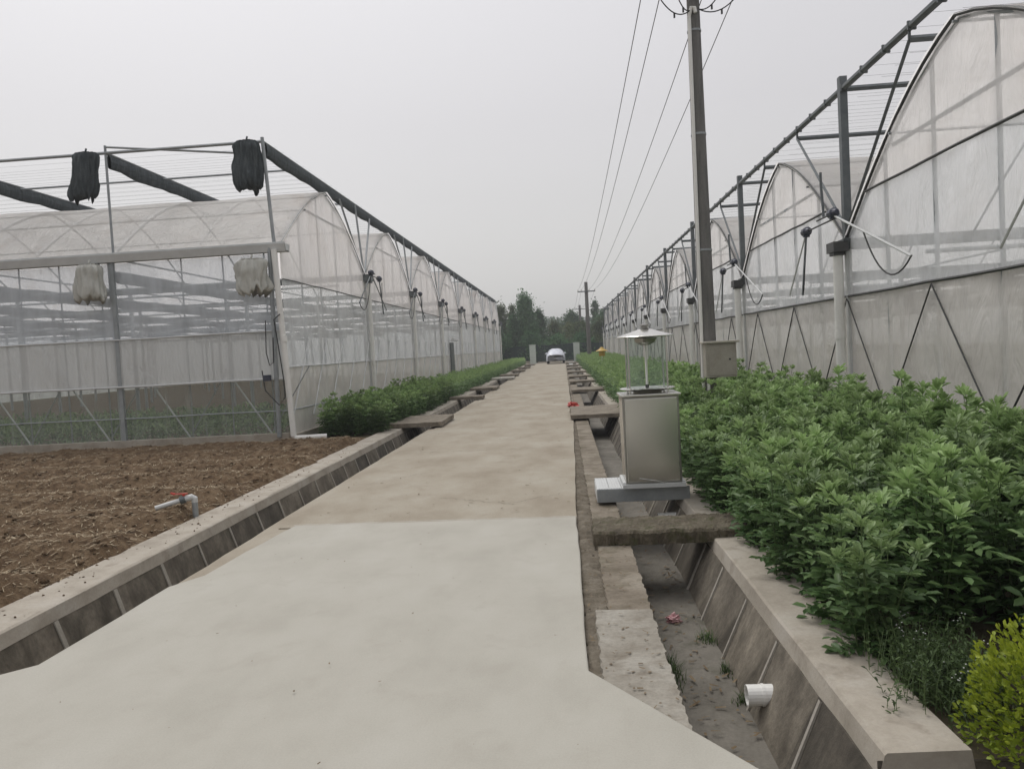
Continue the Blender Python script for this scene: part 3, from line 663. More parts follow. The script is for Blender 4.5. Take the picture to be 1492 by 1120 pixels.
# ---------------------------------------------------------------- bridging slabs
def slab(name, label, x0, x1, y0, y1, z0, z1_, mat, group=None, jit=.012, ang=0, tilt=0, seed=0, rough=0):
    bb = MB(); rg = random.Random(seed); cxx, cyy = (x0+x1)/2, (y0+y1)/2
    nx, ny_ = (90, 30) if rough else (14, 5)
    def top(a, c):
        return (x0+(x1-x0)*a, y0+(y1-y0)*c, z1_+tilt*(a-.5)+rg.uniform(-jit, jit)*.3)
    bb.grid(top, nx, ny_); ring = []
    idx = lambda i, j: i*(ny_+1)+j
    for i in range(nx+1): ring.append(idx(i, 0))
    for j in range(1, ny_+1): ring.append(idx(nx, j))
    for i in range(nx-1, -1, -1): ring.append(idx(i, ny_))
    for j in range(ny_-1, 0, -1): ring.append(idx(0, j))
    bb.v = [list(v) for v in bb.v]
    for q in ring: bb.v[q][0] += rg.uniform(-jit, jit); bb.v[q][1] += rg.uniform(-jit, jit)
    n = len(ring); base = len(bb.v)
    for q in ring: bb.v.append([bb.v[q][0]+rg.uniform(-jit, jit)*.5, bb.v[q][1]+rg.uniform(-jit, jit)*.5, z0])
    for k in range(n): bb.f.append((ring[k], base+k, base+(k+1) % n, ring[(k+1) % n]))
    bb.f.append(tuple(base+k for k in range(n)))
    if rough:
        bb.v = [tuple(Vector(v)+noise.noise_vector(Vector(v)*14)*rough+noise.noise_vector(Vector(v)*45)*rough*.5+Vector((0, 0, -.02 if (i < base and i in set(ring)) else 0))) for i, v in enumerate(bb.v)]
    bb.v = [tuple(v) for v in bb.v]
    o = bb.build(name, mat, origin=(cxx, cyy, z0), bevel=0 if rough else .006); o.rotation_euler.z = ang
    tag(o, label, 'slab', group); return o
G1, G2 = 'slabs bridging the left drain', 'slabs bridging the right drain'
ordn = ['nearest', 'second nearest', 'third nearest', 'fourth nearest', 'fifth nearest', 'sixth nearest', 'seventh nearest', 'eighth nearest', 'ninth nearest']
for i, (y0, y1, m_, x0, ds) in enumerate(((16.7, 18.7, 'slab', -4.05, 'wide weathered concrete slab, %s over the left drain'), (25.7, 26.5, 'slab', -3.9, 'narrow grey slab, %s over the left drain'), (31.2, 33.0, 'slab', -3.85, 'greenish worn slab, %s over the left drain'), (41.3, 43.0, 'pale_slab', -3.95, 'pale white concrete slab, %s over the left drain'), (46.2, 47.8, 'slab', -3.9, 'dark flat slab, %s over the left drain'), (54.6, 56.2, 'slab', -3.75, 'small dull slab, %s over the left drain'), (62.5, 63.8, 'slab', -3.75, 'small far slab, %s over the left drain'), (72.5, 74.5, 'slab', -3.75, 'far slab near the gate pillar, %s over the left drain'))):
    slab('drain_slab', ds % ordn[i], x0, -2.72-.03*(i % 3), y0, y1, .021, .11 if i else .115, M[m_], G1, seed=i)
slab('drain_slab', 'thick rough mossy concrete beam, nearest over the right drain', .17, 1.42, 6.24, 6.80, -.025, .085, M['mossy'], G2, jit=.004, ang=R(-1), seed=40, rough=.014)
for i, (y0, y1, x1) in enumerate(((16.9, 19.4, 1.5), (26.6, 28.3, 1.55), (33.3, 34.5, 1.5), (39.0, 40.6, 1.5), (46, 47.4, 1.5), (54, 56, 1.5), (62, 64, 1.5), (72, 75, 1.5))):
    slab('drain_slab', '%s slab over the right drain, %s beyond the steel insect trap' % (['wide brown concrete', 'dark thin', 'dull brown', 'worn grey', 'small grey', 'small dull', 'far brown', 'far pale'][i], ['first', 'second', 'third', 'fourth', 'fifth', 'sixth', 'seventh', 'last'][i]), .10 if i == 0 else .22, x1, y0, y1, .017, .10, M['slab'], G2, seed=60+i)

# ---------------------------------------------------------------- insect trap
T = thing('insect_trap', 'stainless steel insect trap cabinet with conical roof and clear lamp chamber on a platform', 'insect trap', (.84, 8.05, .10))
P = lambda bb, nm, mt, par=T, **k: bb.build(nm, mt, par, **k)
cab = MB().box(.565, 1.125, 7.80, 8.30, .185, 1.06); cab = P(cab, 'cabinet', M['steel_dark'], bevel=.006)
MB().box(.585, 1.105, 7.792, 7.80, .205, 1.04).build('door', M['steel'], cab, bevel=.004)
MB().box(.5645, .5655+.004, 7.84, 8.26, .22, 1.02).build('side_panel', M['steel'], cab)
MB().tube([(.70, 7.775, .24), (.85, 7.775, .215), (.95, 7.78, .19)], .005, 6).build('door_latch', M['steel_dark'], cab)
P(MB().box(.545, 1.145, 7.775, 8.325, 1.06, 1.083), 'lid', M['steel'], bevel=.005)
P(MB().box(.535, 1.155, 7.77, 7.80, .145, .185).box(.535, 1.155, 8.30, 8.33, .145, .185).box(.535, .565, 7.80, 8.30, .145, .20).box(1.125, 1.155, 7.80, 8.30, .145, .20), 'base_frame', M['alu'])
for (x, y) in ((.655, 7.9), (1.035, 7.9), (.655, 8.2), (1.035, 8.2)):
    P(MB().tube([(x, y, 1.08), (x, y, 1.67)], .010, 8), 'rod', M['steel'])
P(MB().lathe((.845, 8.05, 1.125), [(0, .012), (.27, .012), (.285, .006), (.27, 0), (.15, -.03), (.14, -.045), (0, -.045)], 32), 'tray', M['steel'], smooth=False)
P(MB().lathe((.845, 8.05, 1.66), [(0, -.02), (.288, -.004), (.295, 0), (.288, .005), (.10, .062), (.05, .08), (0, .08)], 40), 'roof', M['steel'])
P(MB().lathe((.845, 8.05, 1.745), [(0, .045), (.045, .04), (.05, .025), (.03, .02), (.03, .0), (.06, -.005), (0, -.01)], 18), 'roof_knob', M['steel_dark'])
P(MB().lathe((.845, 8.05, 1.64), [(.12, 0), (.10, -.04), (.04, -.07), (0, -.07)], 20), 'lamp_holder', M['steel_dark'])
P(MB().tube([(.845, 8.05, 1.14), (.845, 8.05, 1.60)], .013, 12), 'lamp_tube', M['pvc'])
P(MB().tube([(.845, 8.05, 1.137), (.845, 8.05, 1.165)], .018, 12), 'lamp_socket', M['black'])
for k in range(3):
    a = R(25+120*k); c0 = Vector((.845, 8.05)); dx, dy = math.cos(a), math.sin(a)
    b = MB(); n_ = (-dy*.0015, dx*.0015)
    p0, p1 = c0+Vector((dx, dy))*.03, c0+Vector((dx, dy))*.235; i = 0
    for (q, s_) in ((p0, 1), (p1, 1), (p1, -1), (p0, -1)): b.v += [(q.x+n_[0]*s_, q.y+n_[1]*s_, 1.14)]
    for (q, s_) in ((p0, 1), (p1, 1), (p1, -1), (p0, -1)): b.v += [(q.x+n_[0]*s_, q.y+n_[1]*s_, 1.655)]
    b.f = [(0, 3, 2, 1), (4, 5, 6, 7), (0, 1, 5, 4), (1, 2, 6, 5), (2, 3, 7, 6), (3, 0, 4, 7)]
    P(b, 'clear_panel', M['panel'])
PL = thing('trap_platform', 'ribbed aluminium platform laid across the right drain, carrying the steel trap', 'platform', (.75, 8.1, 0))
P = lambda bb, nm, mt, par=PL, **k: bb.build(nm, mt, par, **k)
for k in range(7):
    x = .275+.125*k; b = MB().box(x, x+.12, 7.86, 8.50, .115, .135)
    for j in range(4): b.box(x+.012+.027*j, x+.026+.027*j, 7.86, 8.50, .135, .141)
    P(b, 'plank', M['alu'])
P(MB().box(.27, 1.2, 7.84, 7.86, .0, .137), 'front_beam', M['galv'], bevel=.004)
P(MB().box(.27, 1.2, 8.50, 8.52, .0, .137), 'rear_beam', M['alu'])
P(MB().box(.27, .30, 7.86, 8.50, .0, .114), 'end_beam', M['alu'])

# ---------------------------------------------------------------- utility poles and wires
def pole(label, x, y, h, r0, r1, arm_z, arm_w, near=False):
    T_ = thing('utility_pole', label, 'utility pole', (x, y, 0), 'utility poles along the road')
    MB().tube([(x, y, -.1), (x, y, h)], [r0, r1], 20).build('shaft', M['pole'], T_, smooth=False)
    ca = MB().box(x-arm_w/2, x+arm_w/2, y-r1-.09, y-r1-.02, arm_z, arm_z+.09).build('crossarm', M['galv_dark'], T_)
    for q in range(4):
        xx = x-arm_w/2*.95+arm_w*.95*[0, .20, .66, 1.0][q]
        MB().lathe((xx, y-r1-.055, arm_z+.09), [(0, 0), (.02, 0), (.02, .03), (.05, .05), (.045, .09), (.02, .12), (0, .13)], 10).build('insulator', M['box_lid'], ca)
    return T_
PT = pole('tall tapered concrete power pole with a grey meter box and white conduit', 2.165, 11.8, 7.4, .135, .085, 6.62, 1.50, True)
pole('far concrete power pole standing in front of the trees, second from the camera', 2.25, 67, 7.0, .19, .14, 6.15, 1.50)
pole('distant power pole behind the trees, third from the camera', 2.55, 106, 7.1, .20, .15, 6.5, 1.7)
pole('distant short power pole beyond the olive mound of trees, faintest of all', 5.6, 180, 8.0, .2, .16, 7.4, 1.7)
cd = MB().tube([(2.055, 11.71, .6), (2.06, 11.71, 1.0), (2.085, 11.70, 6.30), (2.12, 11.68, 6.42), (2.16, 11.66, 6.40), (2.17, 11.66, 6.33)], .026, 10)
cd = cd.build('conduit', M['pvc'], PT)
for z in (2.9, 4.6, 6.1): MB().tube([(2.165, 11.8, z), (2.165, 11.8, z+.03)], .137-.05*z/7.4+.006, 20).build('strap', M['galv'], PT)
mb = MB().box(2.06, 2.50, 11.42, 11.655, 1.03, 1.53).build('meter_box', M['box_paint'], PT, bevel=.008)
MB().box(2.02, 2.54, 11.38, 11.67, 1.53, 1.56).build('box_lid', M['box_lid'], mb, bevel=.006)
MB().box(2.10, 2.47, 11.412, 11.42, 1.06, 1.50).build('box_door', M['box_paint'], mb, bevel=.003)
MB().tube([(2.40, 11.40, 1.29), (2.40, 11.415, 1.29)], .014, 10).build('lock', M['black'], mb)
MB().tube([(2.10, 11.5, .6), (2.10, 11.5, 1.03)], .02, 8).build('cable', M['pvc'], PT)
for k, (xa, za) in enumerate(((1.62, 6.62), (1.88, 6.66), (2.58, 6.68), (2.86, 6.62))):
    a = Vector((xa, 11.6, za)); b_ = Vector((2.165+(-.06 if xa < 2.1 else .06), 11.68, 6.38)); pts = []
    for q in range(13):
        t_ = q/12; p_ = a.lerp(b_, t_); p_.z -= .16*4*t_*(1-t_)*(1 if k in (0, 3) else .7); pts.append(p_)
    MB().tube(pts, .009, 5).build('jumper_cable', M['black'], PT)
    p_ = pts[6]; MB().box(p_.x-.012, p_.x+.012, p_.y-.012, p_.y+.012, p_.z-.07, p_.z).build('cable_clamp', M['black'], PT)
FX = [0, .20, .66, 1.0]
for q in range(4):
    names = ['leftmost', 'second from left', 'second from right', 'rightmost']
    for (A, B, sag, seg) in (((2.165, 11.66, 6.83, 1.50), (2.25, 66.8, 6.36, 1.50), .75, 'between the two nearest power poles'), ((2.25, 66.8, 6.36, 1.5), (2.55, 105.8, 6.7, 1.7), .4, 'between the second and third power poles')):
        a = Vector((A[0]-A[3]/2*.95+A[3]*.95*FX[q], A[1], A[2])); b_ = Vector((B[0]-B[3]/2*.95+B[3]*.95*FX[q], B[1], B[2])); pts = []
        for j in range(33):
            t_ = j/32; p_ = a.lerp(b_, t_); p_.z -= sag*4*t_*(1-t_); pts.append(p_)
        tag(MB().tube(pts, .0075, 5).build('power_line', M['wire'], origin=tuple(a)), '%s overhead power line %s' % (names[q], seg), 'power line', 'overhead power lines')

# ---------------------------------------------------------------- tap in the field
T = thing('water_tap', 'grey irrigation tap with a red lever standing beside the ploughed field', 'tap', (-3.995, 7.950, 0.055))
P = lambda bb, nm, mt, par=T, **k: bb.build(nm, mt, par, **k)
P(MB().tube([(-3.990, 7.950, -0.025), (-3.990, 7.950, 0.185)], .030, 14), 'riser', M['pvc'] if False else M['galv'])
P(MB().tube([(-3.990, 7.950, 0.165), (-3.990, 7.950, 0.205), (-4.015, 7.940, 0.223), (-4.075, 7.920, 0.210)], [.033, .034, .034, .033], 14), 'elbow', M['alu'])
P(MB().tube([(-4.075, 7.920, 0.210), (-4.125, 7.900, 0.198)], .042, 12), 'valve_body', M['galv_dark'])
P(MB().tube([(-4.125, 7.900, 0.198), (-4.355, 7.820, 0.140)], .026, 14, cap=False).tube([(-4.125, 7.900, 0.198), (-4.352, 7.821, 0.142)], .0225, 14, cap=False), 'spout', M['alu'])
b = MB().tube([(-4.085, 7.910, 0.245), (-4.085, 7.910, 0.265)], .015, 8); b.box(-4.185, -4.045, 7.895, 7.925, .263, .271); b.tube([(-4.185, 7.910, 0.266), (-4.225, 7.910, 0.280)], [.014, .010], 6)
P(b, 'lever', M['red'])

# ---------------------------------------------------------------- small things at the drain
def stub(label, x, y, z, rr=.055, ln=.12):
    b = MB().tube([(x-ln, y, z), (x+.1, y, z)], rr, 20, cap=False); b.tube([(x-ln, y, z), (x+.1, y, z)], rr*.88, 20, cap=False)
    n0 = len(b.v)
    for j in range(20): b.f.append((j, (j+1) % 20, 40+(j+1) % 20, 40+j))
    b.tube([(x-ln*.35, y, z), (x-ln*.25, y, z)], rr+.004, 20)
    tag(b.build('drain_pipe', M['pvc'], origin=(x, y, z)), label, 'pipe', 'white pipe stubs in the right drain wall')
stub('white PVC pipe stub sticking out of the near drain wall beside the golden shrub', 1.0, 4.12, -.305)
stub('white pipe stub just under the aluminium trap platform', 1.02, 7.95, -.20, .05, .14)
stub('white pipe stub in the drain just beyond the wide brown slab', 1.0, 21.5, -.2, .06, .1)
stub('small white pipe stub far down the right drain', 1.0, 31, -.2, .06, .1)
def crumple(name, label, cat, c, s_, mat, seed):
    b = MB().grid(lambda a, q: (0, 0, 0), 14, 10); b.v = []
    for i in range(15):
        for j in range(11):
            th, ph = 2*math.pi*i/14, math.pi*j/10; v = Vector((math.cos(th)*math.sin(ph), math.sin(th)*math.sin(ph), math.cos(ph)))
            if i == 14: th = 0; v = Vector((math.sin(ph), 0, math.cos(ph)))
            k = 1+.75*noise.noise(v*2.6+Vector((seed, 0, 0)))+.4*noise.noise(v*6+Vector((seed, 3, 0)))
            b.v.append((c[0]+v.x*s_[0]*k, c[1]+v.y*s_[1]*k, c[2]+v.z*s_[2]*k))
    return tag(b.build(name, mat, origin=c), label, cat)
crumple('wrapper', 'crumpled pink wrapper lying on the drain floor', 'litter', (.70, 5.63, -.425), (.05, .035, .03), M['pink'], 2)
crumple('plastic_bag', 'crumpled red plastic bag on the road edge', 'litter', (.19, 20.6, .04), (.13, .11, .07), M['red'], 6)

# ---------------------------------------------------------------- yellow-roofed trap, gate pillars, car, fence
T = thing('yellow_trap', 'small yellow-roofed trap on a white post in the far bean bed', 'insect trap', (1.98, 40, 0))
MB().tube([(1.98, 40, 0), (1.98, 40, 1.20)], .03, 8).build('post', M['pvc'], T)
MB().lathe((1.98, 40, 1.28), [(0, .20), (.06, .18), (.16, .08), (.33, 0), (.31, -.02), (0, -.02)], 20).build('roof', M['yellow'], T)
MB().tube([(1.98, 40, 1.02), (1.98, 40, 1.26)], .16, 12).build('bucket', M['yellow'], T)
for i, (x, lb) in enumerate(((-3.12, 'white gate pillar left of the covered car'), (1.39, 'white gate pillar right of the covered car'))):
    T = thing('gate_pillar', lb, 'pillar', (x, 80, 0), 'gate pillars at the end of the road')
    MB().box(x-.31, x+.31, 79.7, 80.3, -.05, 1.9).build('shaft', M['pillar'], T, bevel=.01)
    MB().box(x-.34, x+.34, 79.66, 80.34, 1.9, 1.97).build('cap', M['pillar'], T, bevel=.01)
b = MB().box(-12, -3.45, 81.0, 81.2, 0, .28).box(-2.78, 1.06, 83.5, 83.7, -.03, .12).box(1.72, 12, 81, 81.2, 0, .3)
struct(b.build('kerb', M['coping']))
# covered car, rear towards camera, slightly turned
T = thing('covered_car', 'car wrapped in a silvery fabric cover parked at the far end of the road', 'car', (-.75, 77.2, 0))
prof = [(-2.15, .30, .86, .78), (-2.1, .26, .97, .88), (-1.75, .24, 1.06, .90), (-1.2, .24, 1.36, .92), (-.7, .24, 1.46, .93), (.2, .24, 1.46, .93), (.9, .24, 1.10, .93), (1.3, .25, 1.0, .92), (2.0, .28, .82, .86), (2.15, .32, .7, .74)]
b = MB(); na = 28
for (yy, zl, zh, hw) in prof:
    for j in range(na+1):
        a = j/na; # from left sill up over to right sill
        th = math.pi*a; cxv = -math.cos(th); s_ = math.sin(th)
        belt = .78; top = zh
        k = abs(cxv)**.55*(1 if cxv > 0 else -1)
        zz = zl+(zh-zl)*min(1, s_**.5)
        taper = 1-.22*max(0, (zz-belt)/(1.46-belt))
        x = k*hw*taper; wr = .025*noise.noise(Vector((x*4, yy*3, zz*5)))
        b.v.append((-.75+x*(1+wr), 77.2+yy+wr*2, zz+wr))
for i in range(len(prof)-1):
    for j in range(na):
        a = i*(na+1)+j; b.f.append((a, a+1, a+na+2, a+na+1))
b.f.append(tuple(range(na+1))); b.f.append(tuple(reversed(range((len(prof)-1)*(na+1), len(prof)*(na+1)))))
cv = b.build('cover', M['cover'], T, smooth=True)
for s_ in (-1, 1):
    MB().lathe((-.75+s_*.93, 77.7, .98), [(0, .10), (.10, .06), (.13, 0), (.10, -.07), (0, -.10)], 12).build('mirror_bulge', M['cover'], cv)
    for yy in (75.9, 78.6):
        MB().tube([(-.75+s_*.66, yy, .31), (-.75+s_*.87, yy, .31)], .31, 18).build('wheel', M['tyre'], T)
MB().box(-1.4, -.1, 75.05, 75.10, .38, .60).build('number_plate_bulge', M['cover'], cv) if False else None

# ---------------------------------------------------------------- foliage
def bean(seed, h=.95, stems=6, leaves=11, nl=6, ls=.088, rad=.26):
    rg = np.random.default_rng(seed); C = []; D = []; NN = []; L = []; Wd = []; T_ = []; st = []
    for s_ in range(stems):
        a0 = rg.random()*2*math.pi; lean = rg.random()*rad+.02; hh = h*(.72+.33*rg.random()); bx, by = rg.normal(0, .05, 2)
        f = lambda q: np.array([bx+math.cos(a0)*lean*q**1.3, by+math.sin(a0)*lean*q**1.3, hh*q])
        st.append([f(q) for q in (0, .35, .7, 1)])
        for k in range(leaves):
            q = .06+.94*(k+.5*rg.random())/leaves
            top = max(0, (q-.72)/.28)
            p = f(min(q, 1)); a = a0+k*2.4+rg.normal(0, .4); pl = (.16-.10*top)*(.8+.4*rg.random()); up = .25+1.5*top+rg.normal(0, .15)
            d_ = np.array([math.cos(a), math.sin(a), up]); d_ /= np.linalg.norm(d_)
            nn = nl-(2 if rg.random() < .3 else 0)
            for m_ in range(nn):
                t_ = .25+.75*(m_+.6)/nn; pos = p+d_*pl*t_+np.array([0, 0, -.03*t_*t_*(1-top)])
                sd = -1 if m_ % 2 else 1; sx = np.array([-d_[1], d_[0], 0])*sd
                dd = d_*(.45+.9*(m_ == nn-1)+.6*top)+sx*(1.0 if m_ < nn-1 else .2)+np.array([0, 0, rg.normal(.0, .22)])
                nrm = np.array([rg.normal(0, .3), rg.normal(0, .3), 1.0])+d_*(-.3)
                sz = ls*(.75+.5*rg.random())*(1-.12*top)
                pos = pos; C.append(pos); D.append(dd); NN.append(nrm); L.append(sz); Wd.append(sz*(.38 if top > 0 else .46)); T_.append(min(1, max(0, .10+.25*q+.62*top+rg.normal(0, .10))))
    for pp in st:
        tp = pp[-1]
        for m_ in range(13 if nl > 4 else 5):
            a = m_*2.4+rg.random(); lv = m_/13; out_ = .25+.75*lv
            D.append(np.array([math.cos(a)*out_, math.sin(a)*out_, 1.15-.8*lv])); C.append(tp+np.array([math.cos(a)*.01, math.sin(a)*.01, -.03*lv]))
            NN.append(np.array([-math.cos(a), -math.sin(a), .6])+rg.normal(0, .15, 3)); sz = ls*(.75+.5*rg.random())*(.7+.6*lv); L.append(sz*.92); Wd.append(sz*.33); T_.append(min(1, .75+.25*rg.random()))
    V, F, T2 = leaf_array(np.array(C), np.array(D), np.array(NN), np.array(L), np.array(Wd), np.array(T_))
    sb = MB()
    for pp in st: sb.tube([tuple(x) for x in pp], [.006, .005, .004, .002], 4, False)
    return V, F, T2, sb
protos = []
for i in range(9):
    V, F, T2, sb = bean(100+i, h=.88+.1*(i % 3), stems=8, leaves=16)
    fo = npmesh('foliage', V, F, [M['bean']], T2); so_ = sb.build('stem', M['stem'])
    # single-mesh version for the middle distance
    base = len(V); V2 = np.concatenate([V, np.array(sb.v)]); F2 = np.concatenate([F, np.array([f_ for f_ in sb.f])+base]); mi = np.concatenate([np.zeros(len(F)), np.ones(len(sb.f))])
    one = npmesh('bean_plant', V2, F2, [M['bean'], M['stem']], np.concatenate([T2, np.zeros(len(sb.v))]), mi=mi)
    protos.append((fo.data, so_.data, one.data, V, F, T2))
    for o_ in (fo, so_, one): bpy.data.objects.remove(o_)
def put_bean(x, y, z, group, label, near, sc=1.0, cnt=[0]):
    fo, st, one, *_ = protos[cnt[0] % 9]; cnt[0] += 1
    if near:
        rt = bpy.data.objects.new('bean_plant', None); a = bpy.data.objects.new('foliage', fo); c = bpy.data.objects.new('stem', st)
        for o_ in (rt, a, c): COL.objects.link(o_)
        a.parent = rt; c.parent = rt
    else: rt = bpy.data.objects.new('bean_plant', one); COL.objects.link(rt)
    rt.location = (x, y, z); rt.rotation_euler = (random.uniform(-.06, .06), random.uniform(-.06, .06), random.random()*6.28); rt.scale = (sc, sc, sc*random.uniform(.80, 1.13))
    tag(rt, label, 'bean plant', group)
GB = 'bean plants in the bed along the right greenhouse'; LBR = 'bushy green bean plant in the dense bed along the right greenhouse'
nR = 0; far = []
LBRS = ['green bean plant in the right bed, in the row leaning over the drain coping', 'leafy green bean plant in the middle rows of the right bed', 'green bean plant in the back row against the right greenhouse film']
LBLS = ['low green bean plant in the left bed, in the row beside the coping', 'low green bean plant in the middle of the left bed', 'low green bean plant against the film of the left greenhouse']
def bed_x(y): return 1.62 if y > 4.2 else 1.72
y = 3.55
while y < 81:
    step = .40 if y < 19 else .46
    for c in range(6):
        x = 1.48+c*.46+random.uniform(-.08, .08); yy = y+random.uniform(-.10, .10)+(.2 if c % 2 else 0)
        if abs(x-2.17) < .2 and abs(yy-11.8) < .25: continue
        if y < 3.9 and c < 2: continue
        hh = .93 if c else .80
        if y > 10: hh *= .98
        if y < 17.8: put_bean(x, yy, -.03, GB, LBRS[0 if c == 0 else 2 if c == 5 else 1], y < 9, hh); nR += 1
        else: far.append((x, yy, -.03, hh))
    y += step
GBL = 'bean plants in the bed along the left greenhouse'; LBL = 'low green bean plant in the bed along the left greenhouse'
farL = []; y = 16.0
while y < 80:
    for c in range(4):
        x = -3.98-.38*c+random.uniform(-.07, .07); yy = y+random.uniform(-.1, .1)
        if abs(x+5.4) < .1: continue
        if y > 70 and c > 2: pass
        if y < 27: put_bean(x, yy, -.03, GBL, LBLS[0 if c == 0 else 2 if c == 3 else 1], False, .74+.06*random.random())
        else: farL.append((x, yy, -.03, .76))
    y += .42
def merge_beans(name, lst, label, ls):
    Vs = []; Fs = []; Ts = []; b0 = 0; lows = [bean(300+i, h=.9, stems=6, leaves=8, nl=4, ls=ls)[:3] for i in range(5)]
    for (x, yy, z, s_) in lst:
        V, F, T2 = lows[random.randrange(5)]; a = random.random()*6.28; c, sn = math.cos(a), math.sin(a); s_ *= random.uniform(.9, 1.1)
        Vs.append((V@np.array([[c, sn, 0], [-sn, c, 0], [0, 0, 1]]))*s_+np.array([x, yy, z])); Fs.append(F+b0); Ts.append(np.clip(T2+random.uniform(-.15, .15), 0, 1)); b0 += len(V)
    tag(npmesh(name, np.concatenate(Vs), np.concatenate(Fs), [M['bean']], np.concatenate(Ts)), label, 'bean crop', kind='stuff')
merge_beans('bean_crop', far, 'far stretch of the green bean crop along the right greenhouse', .10)
merge_beans('bean_crop', farL, 'far stretch of the green bean crop along the left greenhouse', .09)
print('beans', nR)

# small-leaf shrub
def shrub(name, label, cat, c, rad, n, leaf, mat, seed):
    rg = np.random.default_rng(seed); T_ = thing(name, label, cat, (c[0], c[1], 0))
    v = rg.normal(size=(n, 3)); v /= np.linalg.norm(v, axis=1, keepdims=True)
    bump = np.array([.16*noise.noise(Vector(q*2.5))+.16*noise.noise(Vector(q*7)) for q in v])
    rr = (1+bump)*(1-.35*rg.random(n)**2.2); P_ = v*rr[:, None]*np.array(rad)+np.array(c)
    D = v+rg.normal(0, .5, (n, 3))+np.array([0, 0, .5]); NN = rg.normal(0, .6, (n, 3))+v*.4+np.array([0, 0, .6])
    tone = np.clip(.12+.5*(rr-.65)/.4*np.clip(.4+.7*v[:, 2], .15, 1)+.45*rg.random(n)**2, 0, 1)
    keep = P_[:, 2] > .0
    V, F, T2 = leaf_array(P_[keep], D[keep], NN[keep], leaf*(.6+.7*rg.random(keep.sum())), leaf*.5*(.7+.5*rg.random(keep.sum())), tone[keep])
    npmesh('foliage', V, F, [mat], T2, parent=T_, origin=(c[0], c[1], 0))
    b = MB()
    for k in range(9):
        a = k*2.4; b.tube([(c[0], c[1], -.03), (c[0]+.4*rad[0]*math.cos(a), c[1]+.4*rad[1]*math.sin(a), c[2]*.9), (c[0]+.8*rad[0]*math.cos(a), c[1]+.8*rad[1]*math.sin(a), c[2]+rad[2]*.4)], [.012, .008, .003], 5)
    b.build('stem', M['bark'], T_); return T_
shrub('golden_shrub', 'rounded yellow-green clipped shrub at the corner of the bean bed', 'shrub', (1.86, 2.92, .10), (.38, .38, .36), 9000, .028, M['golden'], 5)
# weeds with white flowers at the corner
def weeds(name, label, c, n, hgt, spread, mat, seed, flowers=0):
    rg = np.random.default_rng(seed); T_ = thing(name, label, 'weeds', (c[0], c[1], c[2])); Cs = []; Ds = []; Ns = []; Ls = []; Ws = []; Ts = []; sb = MB(); fb = MB()
    for k in range(n):
        bx, by = c[0]+rg.normal(0, spread[0]), c[1]+rg.normal(0, spread[1]); a = rg.random()*6.28; ln = rg.random()*.10; h = hgt*(.5+.6*rg.random())
        pt = lambda q: np.array([bx+math.cos(a)*ln*q*q, by+math.sin(a)*ln*q*q, c[2]+h*q])
        sb.tube([tuple(pt(q)) for q in (0, .5, 1)], [.002, .0016, .001], 3, False)
        for j in range(9):
            q = .1+.9*j/9; aa = j*2.4+a; Cs.append(pt(q)); Ds.append([math.cos(aa), math.sin(aa), .5]); Ns.append([rg.normal(0, .3), rg.normal(0, .3), 1]); l_ = .028*(.6+.6*rg.random()); Ls.append(l_); Ws.append(l_*.35); Ts.append(rg.random())
        if k < flowers:
            p_ = pt(1.0)
            for j in range(3):
                q_ = p_+rg.normal(0, .012, 3); fb.lathe(tuple(q_), [(0, .002), (.003, .0015), (.004, 0), (0, -.002)], 6)
    V, F, T2 = leaf_array(np.array(Cs), np.array(Ds, float), np.array(Ns, float), np.array(Ls), np.array(Ws), np.array(Ts))
    npmesh('foliage', V, F, [mat], T2, parent=T_, origin=c); sb.build('stem', M['stem'], T_)
    if flowers: fb.build('flowers', M['white_metal'], T_)
weeds('flowering_weeds', 'tangle of low weeds with tiny white flowers between the beans and the golden shrub', (1.62, 3.50, -.02), 460, .25, (.12, .20), M['weed'], 3, 22)
def grass(label, c, n, h, sp_, seed):
    rg = np.random.default_rng(seed); V = []; F = []
    for k in range(n):
        x, y_ = c[0]+rg.normal(0, sp_[0]), c[1]+rg.normal(0, sp_[1]); a = rg.random()*6.28; l_ = h*(.4+.7*rg.random()); ln = l_*(.3+.6*rg.random()); wv = .003
        dx, dy = math.cos(a), math.sin(a); i = len(V)
        for q in (0, .5, 1): 
            for s_ in (-1, 1): V.append((x+dx*ln*q*q-dy*wv*s_*(1-.8*q), y_+dy*ln*q*q+dx*wv*s_*(1-.8*q), c[2]+l_*q*(1-.2*q)))
        F += [(i, i+1, i+3, i+2), (i+2, i+3, i+5, i+4)]
    tag(npmesh('grass_tuft', np.array(V), np.array(F), [M['weed']], np.repeat(rg.random(len(V)//6), 6), origin=c), label, 'grass', 'grass tufts in the right drain')
grass('grass tuft along the foot of the near drain wall, under the pale shelf', (.56, 4.75, -.45), 160, .12, (.03, .10), 1)
grass('grass tuft in the middle of the drain beyond the pink wrapper', (.88, 5.25, -.45), 80, .09, (.03, .05), 2)
grass('small grass tuft at the wall foot just beyond the nearest white pipe', (.90, 4.75, -.45), 60, .07, (.02, .035), 3)
grass('thin grass tuft at the wall foot below the nearest white pipe', (.90, 4.35, -.45), 60, .06, (.02, .03), 4)

